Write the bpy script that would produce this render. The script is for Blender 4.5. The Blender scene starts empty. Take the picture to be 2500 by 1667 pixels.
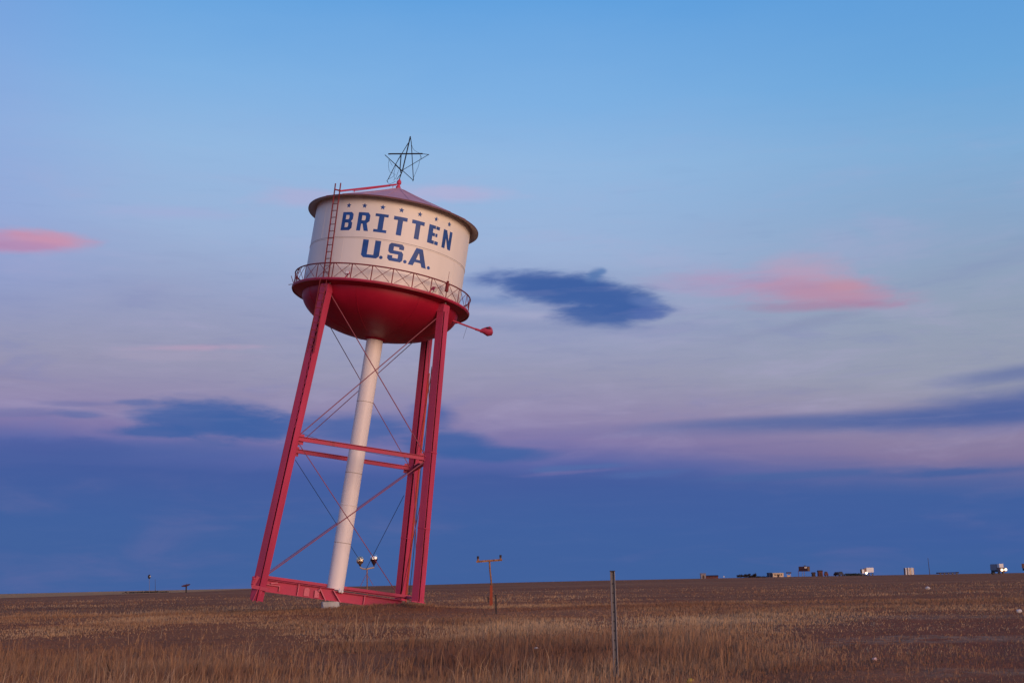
import bpy, bmesh, math, random
import numpy as np
from mathutils import Vector, Matrix
from mathutils.geometry import tessellate_polygon

R = math.radians
rng = np.random.default_rng(7)
random.seed(7)
scene = bpy.context.scene
COL = scene.collection

# ------------------------------------------------------------------ camera
F_PX, ROLL, PITCH, EYE = 3227.0, 0.019, 0.1805, 1.65
cr, sr, cp, sp = math.cos(ROLL), math.sin(ROLL), math.cos(PITCH), math.sin(PITCH)
def pitchv(v):
    return Vector((v[0], v[1]*cp - v[2]*sp, v[1]*sp + v[2]*cp))
right, up, fwd = pitchv((cr, 0, -sr)), pitchv((sr, 0, cr)), pitchv((0, 1, 0))
cam_data = bpy.data.cameras.new('camera')
cam_data.sensor_width = 36.0
cam_data.lens = F_PX / 2500 * 36
cam_data.clip_start = 0.1
cam_data.clip_end = 20000
cam = bpy.data.objects.new('camera', cam_data)
m = Matrix.Identity(4)
for i in range(3):
    m[i][0], m[i][1], m[i][2] = right[i], up[i], -fwd[i]
m[2][3] = EYE
cam.matrix_world = m
COL.objects.link(cam)
scene.camera = cam

def ray(u, v):                       # direction of a measured bearing, scaled to y = 1
    a, b = u - 1250, v - 833.5
    d = pitchv(((a*cr - b*sr)/F_PX, 1.0, -(a*sr + b*cr)/F_PX))
    return d / d.y
def azel(u, v):
    d = ray(u, v)
    return math.degrees(math.atan2(d.x, 1)), math.degrees(math.atan2(d.z, math.hypot(d.x, 1)))

# ------------------------------------------------------------------ light, sky, exposure
SUN_AZ, SUN_EL = 36.0, 8.0           # low afterglow behind the camera, to its right
sd = Vector((math.sin(R(SUN_AZ))*math.cos(R(SUN_EL)), -math.cos(R(SUN_AZ))*math.cos(R(SUN_EL)), math.sin(R(SUN_EL))))
sun_data = bpy.data.lights.new('sun', 'SUN')
sun_data.energy = 2.6
sun_data.angle = R(35)
sun_data.color = (1.0, 0.66, 0.49)
sun = bpy.data.objects.new('sun', sun_data)
sun.rotation_euler = sd.to_track_quat('Z', 'Y').to_euler()
sun.location = (30, -40, 30)
COL.objects.link(sun)
scene.view_settings.view_transform = 'Standard'
scene.view_settings.look = 'None'
scene.view_settings.exposure = 0.0
scene.view_settings.gamma = 1.0
scene.view_settings.use_curve_mapping = False
scene.render.engine = 'CYCLES'
scene.cycles.use_denoising = True
scene.cycles.max_bounces = 6
scene.render.film_transparent = False

def lin(c):
    out = []
    for x in c[:3]:
        x = x/255.0
        out.append(x/12.92 if x <= 0.04045 else ((x + 0.055)/1.055)**2.4)
    return tuple(out) + (1.0,)

class NT:
    """small helper to write node trees as expressions"""
    def __init__(s, tree): s.t = tree; s.n = tree.nodes; s.l = tree.links
    def put(s, sock, val):
        if isinstance(val, bpy.types.NodeSocket): s.l.new(val, sock)
        else: sock.default_value = val
    def math(s, op, a, b=None, c=None, clamp=False):
        n = s.n.new('ShaderNodeMath'); n.operation = op; n.use_clamp = clamp
        s.put(n.inputs[0], a)
        if b is not None: s.put(n.inputs[1], b)
        if c is not None: s.put(n.inputs[2], c)
        return n.outputs[0]
    def smooth(s, x, lo, hi, a=0.0, b=1.0):
        n = s.n.new('ShaderNodeMapRange'); n.interpolation_type = 'SMOOTHSTEP'
        s.put(n.inputs[0], x)
        for k, v in zip((1, 2, 3, 4), (lo, hi, a, b)): s.put(n.inputs[k], v)
        return n.outputs[0]
    def noise(s, vec, scale, detail=3.0, rough=0.55, dist=0.0):
        n = s.n.new('ShaderNodeTexNoise')
        s.l.new(vec, n.inputs['Vector'])
        n.inputs['Scale'].default_value = scale; n.inputs['Detail'].default_value = detail
        n.inputs['Roughness'].default_value = rough; n.inputs['Distortion'].default_value = dist
        return n.outputs['Fac']
    def vec(s, x, y, z=0.0):
        n = s.n.new('ShaderNodeCombineXYZ')
        for k, v in enumerate((x, y, z)): s.put(n.inputs[k], v)
        return n.outputs[0]
    def mapping(s, vec, scale=(1, 1, 1), loc=(0, 0, 0)):
        n = s.n.new('ShaderNodeMapping'); s.l.new(vec, n.inputs[0])
        n.inputs['Location'].default_value = loc; n.inputs['Scale'].default_value = scale
        return n.outputs[0]
    def mix(s, f, a, b, mode='MIX'):
        n = s.n.new('ShaderNodeMix'); n.data_type = 'RGBA'; n.blend_type = mode
        s.put(n.inputs[0], f); s.put(n.inputs[6], a); s.put(n.inputs[7], b)
        return n.outputs[2]
    def ramp(s, f, stops):
        n = s.n.new('ShaderNodeValToRGB'); s.put(n.inputs[0], f)
        e = n.color_ramp.elements
        while len(e) > 1: e.remove(e[-1])
        e[0].position, e[0].color = stops[0]
        for p, c in stops[1:]:
            x = e.new(p); x.color = c
        return n.outputs[0]

world = bpy.data.worlds.new('World')
scene.world = world
world.use_nodes = True
world.node_tree.nodes.clear()
W = NT(world.node_tree)
tc = W.n.new('ShaderNodeTexCoord')
sep = W.n.new('ShaderNodeSeparateXYZ')
W.l.new(tc.outputs['Generated'], sep.inputs[0])
dx, dy, dz = sep.outputs
az = W.math('MULTIPLY', W.math('ARCTAN2', dx, dy), 180/math.pi)
el = W.math('MULTIPLY', W.math('ARCSINE', dz), 180/math.pi)
sinaz = dx
pos = W.vec(W.math('MULTIPLY', az, 0.045), W.math('MULTIPLY', el, 0.16), 1.7)
n_big = W.math('SUBTRACT', W.noise(pos, 1.0, 4.0, 0.5), 0.5)
pos2 = W.vec(W.math('MULTIPLY', az, 0.16), W.math('MULTIPLY', el, 0.62), 5.1)
n_mid = W.math('SUBTRACT', W.noise(pos2, 1.0, 6.0, 0.58, 0.4), 0.5)
pos3 = W.vec(W.math('MULTIPLY', az, 0.55), W.math('MULTIPLY', el, 2.3), 9.3)
n_fine = W.math('SUBTRACT', W.noise(pos3, 1.0, 4.0, 0.6, 0.3), 0.5)
n_edge = W.math('ADD', W.math('MULTIPLY', n_mid, 1.1), W.math('MULTIPLY', n_fine, 0.75))

# clear sky with the low blue bank on the horizon, by elevation (the bank stands higher on the left)
el_b = W.math('ADD', el, W.math('MULTIPLY', sinaz, 2.6))
el_b = W.math('ADD', el_b, W.math('MULTIPLY', n_mid, 0.9))
el_b = W.math('ADD', el_b, W.math('MULTIPLY', n_big, 2.2))
t_el = W.math('DIVIDE', el_b, 90.0)
def S(stops): return [(e/90.0, lin(c)) for e, c in stops]
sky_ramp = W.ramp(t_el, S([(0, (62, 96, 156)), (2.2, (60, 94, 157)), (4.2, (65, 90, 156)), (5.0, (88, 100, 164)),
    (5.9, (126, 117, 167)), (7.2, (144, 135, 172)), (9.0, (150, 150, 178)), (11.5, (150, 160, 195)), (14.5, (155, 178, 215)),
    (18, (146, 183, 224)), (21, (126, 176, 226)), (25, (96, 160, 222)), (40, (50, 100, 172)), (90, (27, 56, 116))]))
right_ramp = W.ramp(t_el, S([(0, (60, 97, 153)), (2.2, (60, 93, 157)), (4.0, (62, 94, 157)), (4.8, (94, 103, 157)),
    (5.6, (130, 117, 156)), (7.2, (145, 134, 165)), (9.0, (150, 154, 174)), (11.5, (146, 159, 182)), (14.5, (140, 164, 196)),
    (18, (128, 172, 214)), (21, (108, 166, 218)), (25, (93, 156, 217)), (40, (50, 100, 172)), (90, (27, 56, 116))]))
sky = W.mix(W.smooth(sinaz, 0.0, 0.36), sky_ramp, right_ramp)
lilac = W.math('MULTIPLY', W.smooth(sinaz, -0.22, -0.42), W.math('MULTIPLY', W.smooth(el, 9.0, 14.0), W.smooth(el, 50.0, 25.0)))
sky = W.mix(W.math('MULTIPLY', lilac, 0.45), sky, lin((132, 152, 216)))
# thin veils across the whole vault
veil = W.math('MULTIPLY', W.smooth(n_mid, -0.02, 0.26), W.math('MULTIPLY', W.smooth(el, 22.0, 12.0), W.smooth(el_b, 4.6, 7.0)))
sky = W.mix(W.math('MULTIPLY', veil, 0.28), sky, lin((178, 168, 204)))
veil2 = W.math('MULTIPLY', W.smooth(n_mid, 0.0, -0.28), W.math('MULTIPLY', W.smooth(el, 16.0, 10.0), W.smooth(el, 4.5, 8.0)))
sky = W.mix(W.math('MULTIPLY', veil2, 0.35), sky, lin((118, 130, 184)))

mott = W.math('MULTIPLY', W.smooth(W.math('ADD', n_mid, n_big), -0.05, 0.30), W.smooth(el_b, 5.0, 3.4))
sky = W.mix(W.math('MULTIPLY', mott, 0.55), sky, lin((94, 104, 160)))
DARK, DARK2, PINK, ROSE, PALE = (61, 95, 160), (74, 102, 164), (200, 144, 170), (200, 160, 188), (176, 172, 205)
clouds = [  # u, v, half width, half height (px at the horizon scale), tilt, colour, opacity, edge noise, softness
    (2240, 1022, 780, 30, 0, (78, 100, 158), 0.85, 0.2, 1.1), (1850, 1030, 330, 17, 0, (84, 104, 160), 0.6, 0.2, 1.1), (2520, 990, 420, 58, 3, (72, 96, 158), 0.85, 0.3, 1.1),
    (2500, 908, 230, 26, 4, (96, 112, 164), 0.75, 0.4, 1.1), (1950, 795, 200, 20, 9, (134, 142, 176), 0.5, 0.9, 1.1),
    (1420, 800, 440, 26, -3, (136, 146, 184), 0.55, 1.0, 1.1), (1250, 765, 260, 14, -4, (170, 172, 202), 0.5, 0.9, 1.1),
    (1685, 692, 190, 30, -4, (166, 156, 192), 0.5, 0.7, 1.1),
    (1950, 704, 290, 48, -7, (180, 148, 184), 0.7, 0.6, 1.1), (1965, 662, 125, 44, -8, (186, 156, 184), 0.65, 0.6, 1.1),
    (2010, 714, 190, 40, -6, (186, 136, 160), 0.62, 0.6, 1.05), (2060, 696, 70, 26, -10, (200, 146, 156), 0.3, 0.6, 1.1),
    (1980, 748, 220, 15, -2, (164, 124, 158), 0.5, 0.6, 1.0),
    (1240, 700, 190, 62, -3, (130, 150, 196), 0.5, 0.9, 1.1), (1200, 735, 130, 12, -3, (112, 138, 188), 0.5, 1.0, 1.0),
    (1290, 686, 180, 34, -4, (82, 108, 170), 0.85, 0.7, 0.9), (1350, 704, 170, 44, -7, DARK, 0.85, 0.6, 0.85), (1405, 716, 220, 56, -9, DARK, 0.9, 0.6, 0.8),
    (1485, 724, 140, 46, -13, DARK, 0.9, 0.55, 0.8), (1470, 766, 140, 40, -2, DARK, 0.9, 0.55, 0.8),
    (1452, 672, 30, 18, 22, (84, 118, 174), 0.9, 0.5, 0.9), (1470, 662, 16, 9, 0, (92, 126, 180), 0.8, 0.4, 0.9),
    (1580, 768, 56, 18, 0, (82, 106, 170), 0.8, 0.8, 0.9), (1575, 736, 56, 14, -8, (96, 120, 178), 0.6, 0.8, 0.9),
    (60, 588, 175, 28, 3, (188, 140, 178), 0.75, 0.6, 0.95), (130, 580, 110, 22, -3, (208, 146, 168), 0.6, 0.6, 1.0), (30, 600, 110, 12, 3, (176, 134, 176), 0.5, 0.6, 1.0),
    (490, 848, 170, 10, 2, ROSE, 0.42, 1.0, 1.15), (430, 870, 210, 16, 1, (168, 158, 186), 0.4, 0.9, 1.1),
    (780, 487, 210, 24, 2, (178, 172, 210), 0.5, 0.8, 1.1),
    (1100, 474, 180, 22, -1, (184, 176, 212), 0.6, 0.7, 1.1), (400, 520, 220, 22, 2, (164, 172, 214), 0.5, 0.8, 1.1),
    (470, 1098, 330, 36, 0, (70, 96, 160), 0.5, 0.5, 1.1), (150, 1100, 300, 34, 0, (68, 92, 157), 0.8, 0.5, 1.1), (520, 1024, 185, 54, -3, DARK, 0.9, 0.6, 0.8), (400, 1056, 150, 17, 0, DARK, 0.85, 0.85, 0.85), (610, 1038, 140, 38, -4, DARK, 0.9, 0.75, 0.85),
    (330, 982, 60, 9, 0, DARK2, 0.6, 1.0, 0.9), (190, 1012, 60, 11, 0, DARK2, 0.55, 1.1, 0.9), (60, 1008, 110, 12, 0, (110, 114, 166), 0.55, 1.1, 1.0),
    (210, 985, 90, 8, 0, (110, 114, 166), 0.55, 1.1, 1.0), (100, 1085, 260, 26, 0, (74, 92, 158), 0.7, 0.9, 1.1),
    (880, 1045, 200, 46, 0, (70, 98, 162), 0.9, 0.5, 0.85), (1050, 1012, 72, 38, -3, (74, 98, 162), 0.85, 0.45, 0.8),
    (1095, 1085, 130, 38, -3, DARK, 0.9, 0.4, 0.75), (1200, 1108, 165, 22, -1, DARK, 0.9, 0.4, 0.75),
    (1420, 1140, 140, 10, 2, (80, 106, 166), 0.75, 0.9, 0.9), (1570, 1158, 130, 12, 2, (76, 102, 164), 0.75, 0.9, 0.9),
    (1400, 1152, 130, 6, 3, (124, 114, 166), 0.35, 0.9, 1.1), (2350, 1152, 200, 13, 1, (64, 94, 156), 0.85, 0.8, 0.9),
    (1950, 1160, 280, 13, 1, (70, 98, 158), 0.75, 0.8, 1.0),
]
K = math.degrees(1/F_PX)
for (u, v, hw_, hh_, tilt, colr, alpha, en, soft) in clouds:
    a0, e0 = azel(u, v)
    ct, st = math.cos(R(tilt)), math.sin(R(tilt))
    da = W.math('SUBTRACT', az, a0); de = W.math('SUBTRACT', el, e0)
    x = W.math('MULTIPLY_ADD', da, ct/(hw_*K), W.math('MULTIPLY', de, st/(hw_*K)))
    y = W.math('MULTIPLY_ADD', da, -st/(hh_*K), W.math('MULTIPLY', de, ct/(hh_*K)))
    r = W.math('SQRT', W.math('MULTIPLY_ADD', x, x, W.math('MULTIPLY', y, y)))
    r = W.math('MULTIPLY_ADD', n_edge, -1.7*en, r)
    f = W.smooth(r, 1.2, 1.2 - soft, 0.0, alpha)
    sky = W.mix(f, sky, lin(colr))

# fine streaks through cloud and haze alike
str_n = W.noise(W.vec(W.math('MULTIPLY', az, 0.30), W.math('MULTIPLY', el, 2.6), 21.0), 1.0, 5.0, 0.6, 0.2)
hi_el = W.smooth(el_b, 5.0, 8.5, 0.10, 1.0)
sky = W.mix(W.math('MULTIPLY', W.math('MULTIPLY', W.smooth(str_n, 0.50, 0.72), hi_el), W.smooth(el, 24.0, 8.0, 0.0, 0.10)), sky, lin((176, 166, 198)))
sky = W.mix(W.math('MULTIPLY', W.smooth(str_n, 0.48, 0.28), W.smooth(el, 24.0, 8.0, 0.0, 0.07)), sky, lin((52, 80, 150)))

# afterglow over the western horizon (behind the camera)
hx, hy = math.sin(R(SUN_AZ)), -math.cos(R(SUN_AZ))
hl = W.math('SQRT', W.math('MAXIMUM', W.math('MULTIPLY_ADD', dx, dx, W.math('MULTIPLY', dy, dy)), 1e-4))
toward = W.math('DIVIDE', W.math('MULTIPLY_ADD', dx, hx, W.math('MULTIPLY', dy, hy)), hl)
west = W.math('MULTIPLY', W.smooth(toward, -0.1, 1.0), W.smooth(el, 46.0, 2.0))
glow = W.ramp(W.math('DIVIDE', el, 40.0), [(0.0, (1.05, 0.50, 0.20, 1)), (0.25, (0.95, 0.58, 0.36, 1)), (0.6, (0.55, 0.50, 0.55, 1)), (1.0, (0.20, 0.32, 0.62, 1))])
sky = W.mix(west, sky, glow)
nish = W.n.new('ShaderNodeTexSky')
nish.sky_type = 'NISHITA'; nish.sun_disc = False
nish.sun_elevation = R(SUN_EL); nish.sun_rotation = math.atan2(sd.x, sd.y)
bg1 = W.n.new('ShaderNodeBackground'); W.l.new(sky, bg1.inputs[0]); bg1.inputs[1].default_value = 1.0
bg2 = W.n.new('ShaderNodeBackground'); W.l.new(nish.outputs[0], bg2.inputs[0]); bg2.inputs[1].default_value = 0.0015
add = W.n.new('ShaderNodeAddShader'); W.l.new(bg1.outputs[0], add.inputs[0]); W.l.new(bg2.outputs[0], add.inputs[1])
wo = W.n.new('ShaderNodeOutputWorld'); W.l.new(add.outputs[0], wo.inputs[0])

# ------------------------------------------------------------------ materials
def material(name, color, rough=0.6, vary=0.12, scale=3.0, metallic=0.0, rust=0.0, rust_col=(0.12, 0.035, 0.015, 1), bump=0.0, streak=False,
             emit=None, emit_strength=0.0, spec=0.4):
    mt = bpy.data.materials.new(name); mt.use_nodes = True
    N = NT(mt.node_tree)
    b = mt.node_tree.nodes['Principled BSDF']
    t = N.n.new('ShaderNodeTexCoord').outputs['Object']
    v = N.mapping(t, (1, 1, 0.18)) if streak else t
    n1 = N.noise(v, scale, 5.0, 0.6)
    c = (color[0], color[1], color[2], 1.0)
    hi = tuple(min(1, x*(1 + vary)) for x in color[:3]) + (1.0,)
    lo = tuple(x*(1 - vary) for x in color[:3]) + (1.0,)
    col = N.ramp(n1, [(0.3, lo), (0.5, c), (0.7, hi)])
    if rust > 0:
        n2 = N.noise(v, scale*2.7, 6.0, 0.68)
        col = N.mix(N.smooth(n2, 0.70 - rust*0.35, 0.86 - rust*0.35), col, rust_col)
    N.l.new(col, b.inputs['Base Color'])
    b.inputs['Roughness'].default_value = rough
    N.l.new(N.smooth(n1, 0.2, 0.8, max(0.05, rough - 0.1), min(1, rough + 0.12)), b.inputs['Roughness'])
    b.inputs['Metallic'].default_value = metallic
    b.inputs['Specular IOR Level'].default_value = spec
    if bump > 0:
        bn = N.n.new('ShaderNodeBump'); bn.inputs['Strength'].default_value = bump; bn.inputs['Distance'].default_value = 0.02
        N.l.new(N.noise(t, scale*6, 4.0, 0.6), bn.inputs['Height']); N.l.new(bn.outputs[0], b.inputs['Normal'])
    if emit:
        b.inputs['Emission Color'].default_value = tuple(emit) + (1,)
        b.inputs['Emission Strength'].default_value = emit_strength
    return mt

M = {}
M['red'] = material('faded_red_paint', (0.46, 0.040, 0.098), 0.55, 0.18, 1.2, rust=0.34, rust_col=(0.26, 0.034, 0.05, 1), bump=0.15, streak=True)
M['red_deep'] = material('red_tank_paint', (0.37, 0.006, 0.034), 0.46, 0.10, 0.9, rust=0.12, rust_col=(0.25, 0.008, 0.02, 1), bump=0.08)
M['red_shade'] = material('painted_core_shade', (0.10, 0.01, 0.02), 0.8, 0.2, 3.0)  # dark red that paints in the shade inside the legs
M['red_rust'] = material('orange_red_paint', (0.42, 0.045, 0.025), 0.6, 0.2, 2.0, rust=0.4, rust_col=(0.22, 0.05, 0.02, 1), streak=True)
M['cream'] = material('cream_tank_paint', (0.80, 0.745, 0.68), 0.5, 0.06, 0.7, rust=0.24, rust_col=(0.64, 0.55, 0.48, 1), bump=0.06, streak=True)
M['pipe_white'] = material('pale_pipe_paint', (0.78, 0.72, 0.715), 0.5, 0.06, 1.2, rust=0.12, rust_col=(0.60, 0.52, 0.50, 1), bump=0.06, streak=True)
M['red_worn_lit'] = material('worn_lit_pink_paint', (0.62, 0.15, 0.20), 0.6, 0.15, 3.0, rust=0.3, rust_col=(0.40, 0.05, 0.08, 1))  # worn paint made paler, with the light that girder fittings catch painted in
M['seam'] = material('weathered_seam', (0.30, 0.24, 0.20), 0.8, 0.2, 2.0)
M['blue'] = material('blue_sign_paint', (0.014, 0.075, 0.30), 0.55, 0.35, 2.2, rust=0.20, rust_col=(0.075, 0.13, 0.31, 1))
M['roof'] = material('faded_pink_roof', (0.52, 0.30, 0.36), 0.6, 0.10, 1.2, rust=0.2, rust_col=(0.44, 0.22, 0.27, 1), bump=0.2)
M['roof_rim'] = material('dark_roof_rim', (0.15, 0.06, 0.07), 0.7, 0.2, 2.0, rust=0.3)
M['soffit'] = material('grey_brown_soffit', (0.46, 0.40, 0.37), 0.8, 0.15, 1.5, rust=0.25, rust_col=(0.28, 0.2, 0.17, 1))
M['rail'] = material('rusty_red_rail', (0.20, 0.022, 0.028), 0.65, 0.25, 2.5, rust=0.5, rust_col=(0.12, 0.03, 0.02, 1))
M['black_iron'] = material('black_iron', (0.008, 0.007, 0.012), 0.8, 0.3, 4.0, rust=0.15, rust_col=(0.06, 0.02, 0.02, 1))
M['cable'] = material('dark_cable', (0.03, 0.03, 0.045), 0.6, 0.2, 4.0)
M['rod'] = material('weathered_red_rod', (0.26, 0.06, 0.09), 0.6, 0.2, 1.0)
M['white'] = material('white_paint', (0.72, 0.70, 0.68), 0.5, 0.05, 1.0)
M['concrete'] = material('pale_concrete', (0.42, 0.41, 0.40), 0.9, 0.2, 3.0, bump=0.5, rust=0.2, rust_col=(0.22, 0.2, 0.18, 1), streak=True)
M['rust_post'] = material('rusty_orange_steel', (0.33, 0.165, 0.08), 0.85, 0.3, 6.0, rust=0.7, rust_col=(0.14, 0.045, 0.02, 1), bump=0.3)
M['rust_red'] = material('rusty_red_steel', (0.30, 0.055, 0.025), 0.8, 0.2, 5.0, rust=0.4, bump=0.3)
M['dark'] = material('dark_steel', (0.03, 0.022, 0.025), 0.7, 0.3, 5.0)
M['steel'] = material('dull_grey_steel', (0.22, 0.20, 0.21), 0.6, 0.15, 5.0, metallic=0.3, rust=0.15, rust_col=(0.12, 0.07, 0.05, 1), streak=True)
M['steel_light'] = material('galvanised_edge', (0.30, 0.285, 0.29), 0.6, 0.12, 5.0, metallic=0.3)
M['tan_pipe'] = material('tan_pipe', (0.50, 0.40, 0.31), 0.6, 0.15, 5.0, rust=0.3, rust_col=(0.3, 0.16, 0.08, 1))
M['chrome'] = material('silvered_glass', (0.92, 0.90, 0.88), 0.08, 0.05, 20.0, metallic=1.0, bump=0.6)
M['brass_glass'] = material('amber_silvered_glass', (0.95, 0.72, 0.48), 0.10, 0.08, 20.0, metallic=1.0, bump=0.6)
M['maroon'] = material('maroon_board', (0.035, 0.012, 0.022), 0.9, 0.2, 0.5)
M['beige'] = material('beige_siding', (0.66, 0.50, 0.34), 0.8, 0.08, 0.3)
M['grey_wall'] = material('grey_brown_wall', (0.26, 0.22, 0.22), 0.8, 0.15, 0.4)
M['dark_blue'] = material('dark_blue_wall', (0.05, 0.06, 0.10), 0.8, 0.15, 0.5)
M['dark_wood'] = material('dark_timber', (0.07, 0.04, 0.03), 0.85, 0.25, 1.0)
M['brick_red'] = material('dull_red_wall', (0.14, 0.04, 0.035), 0.8, 0.2, 0.6)
M['ochre'] = material('ochre_panel', (0.16, 0.085, 0.035), 0.7, 0.2, 0.6)
M['orange'] = material('orange_trailer', (0.62, 0.20, 0.07), 0.6, 0.1, 0.5)
M['trailer_grey'] = material('grey_blue_trailer', (0.22, 0.23, 0.27), 0.6, 0.1, 0.5)
M['cab_brown'] = material('brown_cab', (0.20, 0.10, 0.08), 0.5, 0.1, 1.0)
M['tyre'] = material('black_tyre', (0.02, 0.02, 0.02), 0.85, 0.2, 5.0)
M['glass'] = material('dark_window', (0.03, 0.04, 0.05), 0.1, 0.1, 1.0)
M['headlight'] = material('lit_headlight', (1, 0.9, 0.75), 0.3, 0.0, 1.0, emit=(1.0, 0.82, 0.55), emit_strength=4.0)
M['bark'] = material('dark_bark', (0.06, 0.04, 0.035), 0.9, 0.3, 3.0)
M['leaf_dark'] = material('dark_leaves', (0.035, 0.025, 0.022), 0.9, 0.4, 0.4)
M['leaf_green'] = material('dull_green_leaves', (0.035, 0.045, 0.035), 0.9, 0.4, 0.4)
M['litter_white'] = material('white_litter', (0.55, 0.52, 0.50), 0.5, 0.1, 8.0)
M['litter_pink'] = material('pale_pink_stone', (0.60, 0.42, 0.38), 0.8, 0.15, 8.0)
M['litter_yellow'] = material('yellow_paper', (0.62, 0.42, 0.06), 0.7, 0.2, 10.0)

# ------------------------------------------------------------------ mesh helpers
class MB:
    def __init__(s): s.v = []; s.f = []; s.sm = []; s.mi = []
    def add(s, vs, fs, smooth=False, mi=0):
        o = len(s.v); s.v += [tuple(x) for x in vs]
        for f in fs: s.f.append(tuple(i + o for i in f)); s.sm.append(smooth); s.mi.append(mi)
        return s
    def obox(s, o, ax, ay, az_, hx_, hy_, hz_, mi=0):
        o, ax, ay, az_ = Vector(o), Vector(ax), Vector(ay), Vector(az_)
        vs = [o + ax*hx_*i + ay*hy_*j + az_*hz_*k for i in (-1, 1) for j in (-1, 1) for k in (-1, 1)]
        return s.add(vs, [(0, 1, 3, 2), (4, 6, 7, 5), (0, 4, 5, 1), (2, 3, 7, 6), (0, 2, 6, 4), (1, 5, 7, 3)], mi=mi)
    def box(s, x0, x1, y0, y1, z0, z1, mi=0):
        return s.obox(((x0+x1)/2, (y0+y1)/2, (z0+z1)/2), (1, 0, 0), (0, 1, 0), (0, 0, 1), (x1-x0)/2, (y1-y0)/2, (z1-z0)/2, mi)
    def beam(s, p, q, ax, w, h, mi=0, w2=None, h2=None):   # prism p->q, side axis ax, width w, height h (may taper)
        p, q = Vector(p), Vector(q); d = (q - p).normalized(); ax = Vector(ax); ax = (ax - d*ax.dot(d)).normalized(); ay = d.cross(ax)
        w2 = w if w2 is None else w2; h2 = h if h2 is None else h2
        vs = [p + ax*i*w/2 + ay*j*h/2 for i, j in ((-1, -1), (1, -1), (1, 1), (-1, 1))] + [q + ax*i*w2/2 + ay*j*h2/2 for i, j in ((-1, -1), (1, -1), (1, 1), (-1, 1))]
        return s.add(vs, [(3, 2, 1, 0), (4, 5, 6, 7), (0, 1, 5, 4), (1, 2, 6, 5), (2, 3, 7, 6), (3, 0, 4, 7)], mi=mi)
    def tube(s, path, r, n=8, mi=0, closed=False, r2=None):
        P = [Vector(p) for p in path]; k = len(P); vs = []; fs = []
        prev = None
        for i, p in enumerate(P):
            if closed: d = P[(i+1) % k] - P[i-1]
            else: d = P[min(i+1, k-1)] - P[max(i-1, 0)]
            d.normalize()
            a = prev if prev is not None else (Vector((0, 0, 1)) if abs(d.z) < 0.9 else Vector((1, 0, 0)))
            a = (a - d*a.dot(d)).normalized(); prev = a; b = d.cross(a)
            rr = r if r2 is None else r + (r2 - r)*i/(k-1)
            vs += [p + (a*math.cos(t) + b*math.sin(t))*rr for t in [2*math.pi*j/n for j in range(n)]]
        for i in range(k if closed else k-1):
            for j in range(n):
                i2 = (i+1) % k
                fs.append((i*n + j, i*n + (j+1) % n, i2*n + (j+1) % n, i2*n + j))
        s.add(vs, fs, True, mi)
        if not closed:
            o = len(s.v) - len(vs)
            s.f.append(tuple(o + j for j in reversed(range(n)))); s.sm.append(False); s.mi.append(mi)
            s.f.append(tuple(o + (k-1)*n + j for j in range(n))); s.sm.append(False); s.mi.append(mi)
        return s
    def lathe(s, prof, n=64, mi=0, c=(0, 0), smooth=True, a0=0.0, a1=2*math.pi):
        full = abs(a1 - a0 - 2*math.pi) < 1e-6
        k = n if full else n + 1; vs = []; fs = []
        for r, z in prof:
            for j in range(k):
                t = a0 + (a1 - a0)*j/n
                vs.append((c[0] + r*math.cos(t), c[1] + r*math.sin(t), z))
        for i in range(len(prof)-1):
            for j in range(n):
                j2 = (j+1) % k
                fs.append((i*k + j, i*k + j2, (i+1)*k + j2, (i+1)*k + j))
        return s.add(vs, fs, smooth, mi)
    def sphere(s, c, r, n=12, k=8, mi=0, sz=1.0):
        vs = []; fs = []
        for i in range(k+1):
            ph = math.pi*i/k
            for j in range(n):
                t = 2*math.pi*j/n
                vs.append((c[0] + r*math.sin(ph)*math.cos(t), c[1] + r*math.sin(ph)*math.sin(t), c[2] + r*sz*math.cos(ph)))
        for i in range(k):
            for j in range(n): fs.append((i*n + j, (i+1)*n + j, (i+1)*n + (j+1) % n, i*n + (j+1) % n))
        return s.add(vs, fs, True, mi)
    def mesh(s, name, mats):
        me = bpy.data.meshes.new(name); me.from_pydata(s.v, [], s.f)
        me.polygons.foreach_set('use_smooth', s.sm); me.polygons.foreach_set('material_index', s.mi)
        for mt in (mats if isinstance(mats, (list, tuple)) else [mats]): me.materials.append(mt)
        me.validate(); me.update()
        me.set_sharp_from_angle(angle=R(38))
        return me
    def build(s, name, mats, parent=None): return link(name, s.mesh(name, mats), parent)
def link(name, me, parent=None):
    o = bpy.data.objects.new(name, me); COL.objects.link(o)
    if parent: o.parent = parent
    return o
def tag(o, label=None, cat=None, group=None, kind=None):
    if label: o['label'] = label
    if cat: o['category'] = cat
    if group: o['group'] = group
    if kind: o['kind'] = kind
    return o
def thing(name, loc, label, cat, group=None, rz=0.0):
    o = bpy.data.objects.new(name, None); COL.objects.link(o)
    o.location = loc; o.rotation_euler = (0, 0, rz); o.empty_display_size = 0.3
    return tag(o, label, cat, group)

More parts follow.
